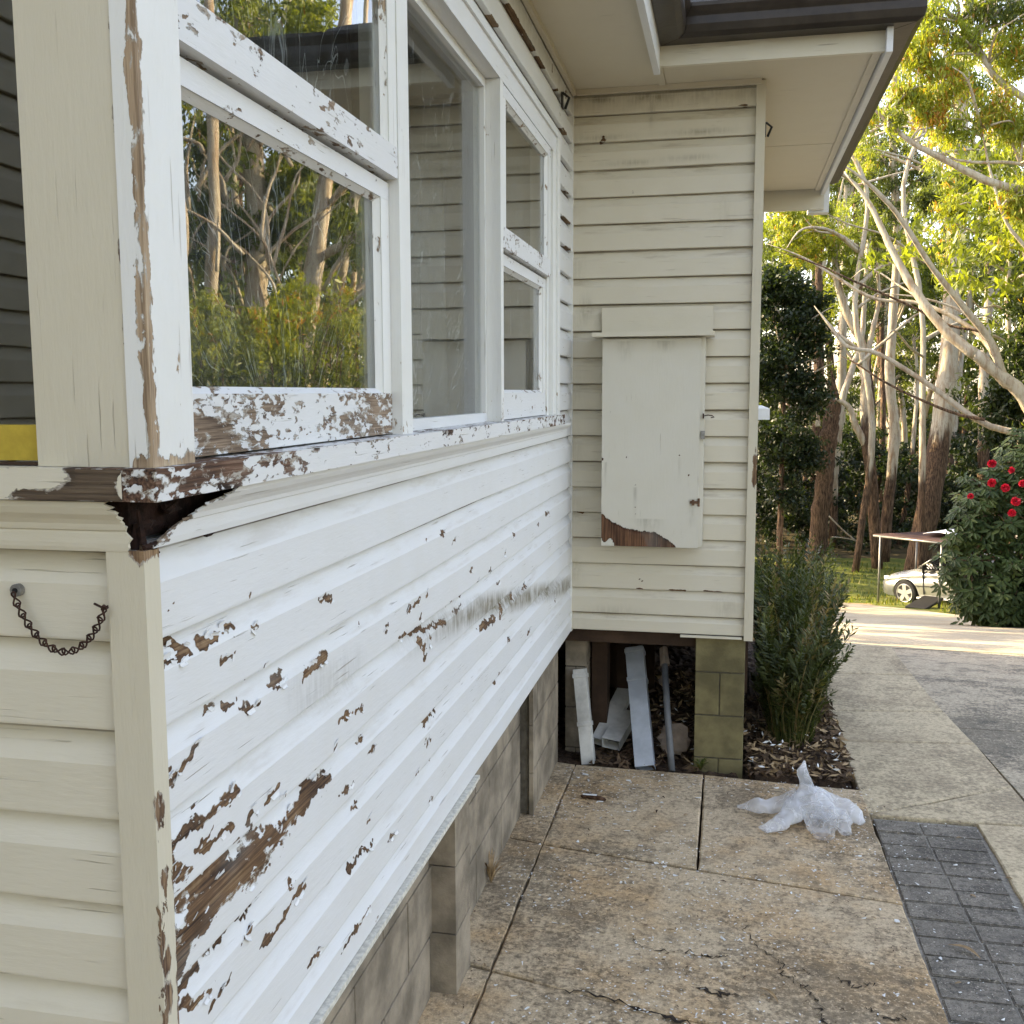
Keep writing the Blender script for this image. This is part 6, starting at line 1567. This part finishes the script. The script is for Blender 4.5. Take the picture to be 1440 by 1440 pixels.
# ================================================================== CAR AND CANOPY
def car():
    # local frame: X forward, Y left, Z up, origin on the ground between the axles
    root = empty('parked_car', (0, 0, 0), label='silver coupe parked under the maroon canopy, half hidden by the bush', cat='car')
    Lx = [-2.20, -2.12, -1.9, -1.45, -1.0, -0.6, -0.2, 0.3, 0.75, 1.2, 1.6, 1.95, 2.15, 2.22]
    top = [0.72, 0.84, 0.93, 0.97, 0.98, 0.98, 0.97, 0.96, 0.95, 0.90, 0.83, 0.74, 0.62, 0.50]
    bot = [0.38, 0.28, 0.24, 0.22, 0.20, 0.19, 0.19, 0.19, 0.19, 0.19, 0.20, 0.22, 0.26, 0.34]
    wid = [0.55, 0.72, 0.80, 0.85, 0.87, 0.88, 0.88, 0.88, 0.87, 0.86, 0.84, 0.78, 0.66, 0.48]
    n = len(Lx); N = 64; xs = np.linspace(Lx[0], Lx[-1], N); f = lambda q: np.interp(xs, Lx, q)
    T, B, W = f(top), f(bot), f(wid); k = 15; G = np.zeros((N, 2*k, 3))
    for i in range(N):
        for s in (0, 1):
            for j in range(k):
                t = j/(k-1); z = B[i]+(T[i]-B[i])*t
                w = W[i]*(0.93+0.07*math.sin(math.pi*min(1, t*1.15))) if t < 0.78 else W[i]*(0.985-0.32*((t-0.78)/0.22)**2.2)
                z2 = z
                for wx in (-1.33, 1.33):      # wheel arches
                    dz = 0.37**2-(xs[i]-wx)**2
                    if dz > 0 and t < 0.6: z2 = max(z2, 0.30+math.sqrt(dz)*1.0) if t < 0.5 else max(z2, 0.30+math.sqrt(dz)+0.01)
                idx = j if s == 0 else 2*k-1-j
                G[i, idx] = (xs[i], w if s == 0 else -w, z2)
    b = MB(); b.grid(G); b.add(G[0], [tuple(range(2*k))]); b.add(G[-1], [tuple(range(2*k))[::-1]]); 
    body = b.build('body', M['car_paint'], root, smooth=True)
    q = body.modifiers.new('edges', 'EDGE_SPLIT'); q.split_angle = math.radians(50)
    # cabin: glass house and roof
    cx = [-1.55, -0.95, -0.45, 0.05, 0.45, 0.98]; cz = [0.94, 1.27, 1.37, 1.38, 1.30, 0.95]; cw = [0.60, 0.58, 0.58, 0.59, 0.60, 0.70]
    xs2 = np.linspace(-1.55, 0.98, 34); Z = np.interp(xs2, cx, cz); Wt = np.interp(xs2, cx, cw); g = MB(); G = np.zeros((34, 10, 3))
    for i in range(34):
        for j in range(10):
            t = j/9; s = 1 if j < 5 else -1; u = (j if j < 5 else 9-j)/4
            zz = 0.93+(Z[i]-0.93)*u; G[i, j] = (xs2[i], s*(0.78+(Wt[i]-0.78)*u), zz)
    g.grid(G); g.build('windows', M['car_glass'], root, smooth=False)
    rf = MB(); G = np.zeros((22, 9, 3)); xr = np.linspace(-1.02, 0.42, 22); Zr = np.interp(xr, cx, cz)
    for i in range(22):
        for j in range(9):
            v = -1+2*j/8; G[i, j] = (xr[i], v*0.61, Zr[i]+0.022*(1-v*v)+0.004-0.03*(abs(v) > 0.99))
    rf.grid(G); rf.build('roof', M['car_paint'], root, smooth=True)
    for s in (-1, 1):
        p = MB(); p.tube([(0.98, s*0.72, 0.95), (0.42, s*0.61, 1.32)], 0.026, 6); p.tube([(-1.55, s*0.68, 0.95), (-1.0, s*0.60, 1.27)], 0.05, 6); p.tube([(-0.35, s*0.795, 0.95), (-0.42, s*0.60, 1.36)], 0.03, 6)
        p.tube([(0.42, s*0.61, 1.32), (0.05, s*0.60, 1.39), (-0.45, s*0.59, 1.38), (-1.0, s*0.60, 1.27)], 0.022, 6); p.build('pillar', M['car_paint'], root, smooth=True)
        mi = MB(); mi.obox((0.72, s*0.93, 0.99), (0.05, 0, 0), (0, 0.085, 0), (0, 0, 0.055)); mi.build('mirror', M['car_trim'], root, bevel=0.02)
        l = MB(); l.obox((2.02, s*0.60, 0.63), (0.13, -s*0.10, 0), (0.02, 0.06, 0), (0, 0, 0.065)); l.build('headlight', M['lamp'], root, bevel=0.02)
        sl = MB(); sl.box(-0.95, 0.98, min(s*0.86, s*0.90), max(s*0.86, s*0.90), 0.19, 0.235); sl.build('sill_trim', M['white_sheet'], root, bevel=0.008)
        ru = MB(); ru.box(-1.0, 1.0, min(s*0.868, s*0.885), max(s*0.868, s*0.885), 0.50, 0.52); ru.build('rub_strip', M['car_trim'], root)
        dl = MB(); dl.box(0.78, 0.787, min(s*0.80, s*0.884), max(s*0.80, s*0.884), 0.30, 0.93); dl.box(-0.40, -0.393, min(s*0.80, s*0.884), max(s*0.80, s*0.884), 0.30, 0.93); dl.build('door_gap', M['car_trim'], root)
        h = MB(); h.box(-0.28, -0.10, min(s*0.87, s*0.90), max(s*0.87, s*0.90), 0.78, 0.805); h.build('handle', M['car_paint'], root)
        for wx in (-1.33, 1.33):
            w = empty('wheel', (wx, s*0.80, 0.31)); at_root(w, root)
            t = MB(); t.tube([(wx, s*0.70, 0.31), (wx, s*0.72, 0.31), (wx, s*0.86, 0.31), (wx, s*0.88, 0.31)], [0.28, 0.315, 0.315, 0.285], 28); t.build('tyre', M['tyre'], w, smooth=False)
            ri = MB(); ri.tube([(wx, s*0.872, 0.31), (wx, s*0.882, 0.31)], [0.225, 0.225], 24)
            ri.build('rim_well', M['car_trim'], w)
            sp = MB(); Y = s*0.889
            for q in range(5):
                a = 2*math.pi*q/5+0.3; d = np.array([math.cos(a), 0, math.sin(a)]); e = np.array([-math.sin(a), 0, math.cos(a)])
                c0 = np.array([wx, Y, 0.31]); sp.add([c0+d*0.02-e*0.045, c0+d*0.215-e*0.055, c0+d*0.215+e*0.055, c0+d*0.02+e*0.045, c0+d*0.02-e*0.045-(0, s*.012, 0), c0+d*0.215-e*0.055-(0, s*.012, 0), c0+d*0.215+e*0.055-(0, s*.012, 0), c0+d*0.02+e*0.045-(0, s*.012, 0)], [(0, 1, 2, 3), (4, 7, 6, 5), (0, 4, 5, 1), (1, 5, 6, 2), (2, 6, 7, 3), (3, 7, 4, 0)])
            sp.tube([(wx, Y-s*0.01, 0.31), (wx, Y+s*0.004, 0.31)], 0.05, 14)
            th = np.linspace(0, 2*math.pi, 25); sp.tube([(wx+0.222*math.cos(a), Y-s*0.004, 0.31+0.222*math.sin(a)) for a in th], 0.014, 6, cap=False)
            sp.build('rim', M['rim'], w)
    return root
cr = car()
fw, rw = np.array([5.82, 26.5]), np.array([7.6, 24.7])      # front and rear axle on the ground
fz, rz = H(*fw)-0.04, H(*rw)-0.04
fwd = np.array([*(fw-rw), fz-rz]); fwd /= np.linalg.norm(fwd); lf = np.cross((0, 0, 1), fwd); lf /= np.linalg.norm(lf); upv = np.cross(fwd, lf)
mid = np.array([*((fw+rw)/2), (fz+rz)/2]); Mx = Matrix.Identity(4)
for i in range(3): Mx[i][0], Mx[i][1], Mx[i][2], Mx[i][3] = fwd[i], lf[i], upv[i], mid[i]
for ch in cr.children: pass
cr.matrix_world = Mx
# canopy: steel posts carrying a sagging maroon sheet
cp = empty('carport_canopy', (5.5, 25.5, H(5.5, 25.5)), label='low maroon canopy on thin steel posts above the silver car', cat='canopy')
A = at(1229, 751, 25.0); B = at(1345, 764, 22.5); C = at(1372, 748, 26.5); Dd = at(1290, 748, 28.5)
G = np.zeros((14, 10, 3))
for i in range(14):
    for j in range(10):
        u, v = i/13, j/9; p = (A*(1-u)+B*u)*(1-v)+(Dd*(1-u)+C*u)*v; p = p+np.array([0, 0, -0.05*math.sin(u*math.pi)*math.sin(v*math.pi)+0.012*math.sin(u*20)*math.cos(v*9)]); G[i, j] = p
o = MB().grid(G).build('canopy_sheet', M['maroon'], cp, smooth=True); q = o.modifiers.new('thickness', 'SOLIDIFY'); q.thickness = 0.02
b = MB()
for P, Q in ((A, B), (B, C), (C, Dd), (Dd, A)): b.tube([P-(0, 0, .04), Q-(0, 0, .04)], 0.025, 8)
b.build('frame', M['pole'], cp, smooth=True)
for p in (A+(B-A)*0.09, A+(B-A)*0.84, C, Dd):
    g = np.array([p[0], p[1], H(p[0], p[1])-0.1]); MB().tube([g, p-(0, 0, 0.03)], 0.028, 8).build('post', M['pole'], cp, smooth=True)
G2 = np.zeros((8, 6, 3))
for i in range(8):
    for j in range(6):
        u, v = 0.42+0.42*i/7, 0.45+0.5*j/5; p = (A*(1-u)+B*u)*(1-v)+(Dd*(1-u)+C*u)*v; G2[i, j] = p+np.array([0, 0, 0.04+0.05*math.sin(i*0.45)])
o = MB().grid(G2).build('white_cover', M['white_sheet'], cp, smooth=True); q = o.modifiers.new('thickness', 'SOLIDIFY'); q.thickness = 0.01
# dark ramp boards lying at the edge of the drive
P = [at(1287, 851, 22.6), at(1313, 840, 23.6)]
b = MB(); ax = (P[1]-P[0])/2; c = (P[0]+P[1])/2; c[2] = H(c[0], c[1])+0.06; ax[2] = 0.02; sd_ = np.array([-ax[1], ax[0], 0]); sd_ = sd_/np.linalg.norm(sd_)*0.22
b.obox(c, ax, sd_, (0, 0, 0.03)); tag(b.build('ramp_board', M['car_trim'], None, bevel=0.01), 'dark board lying beside the drive in front of the car', 'board')
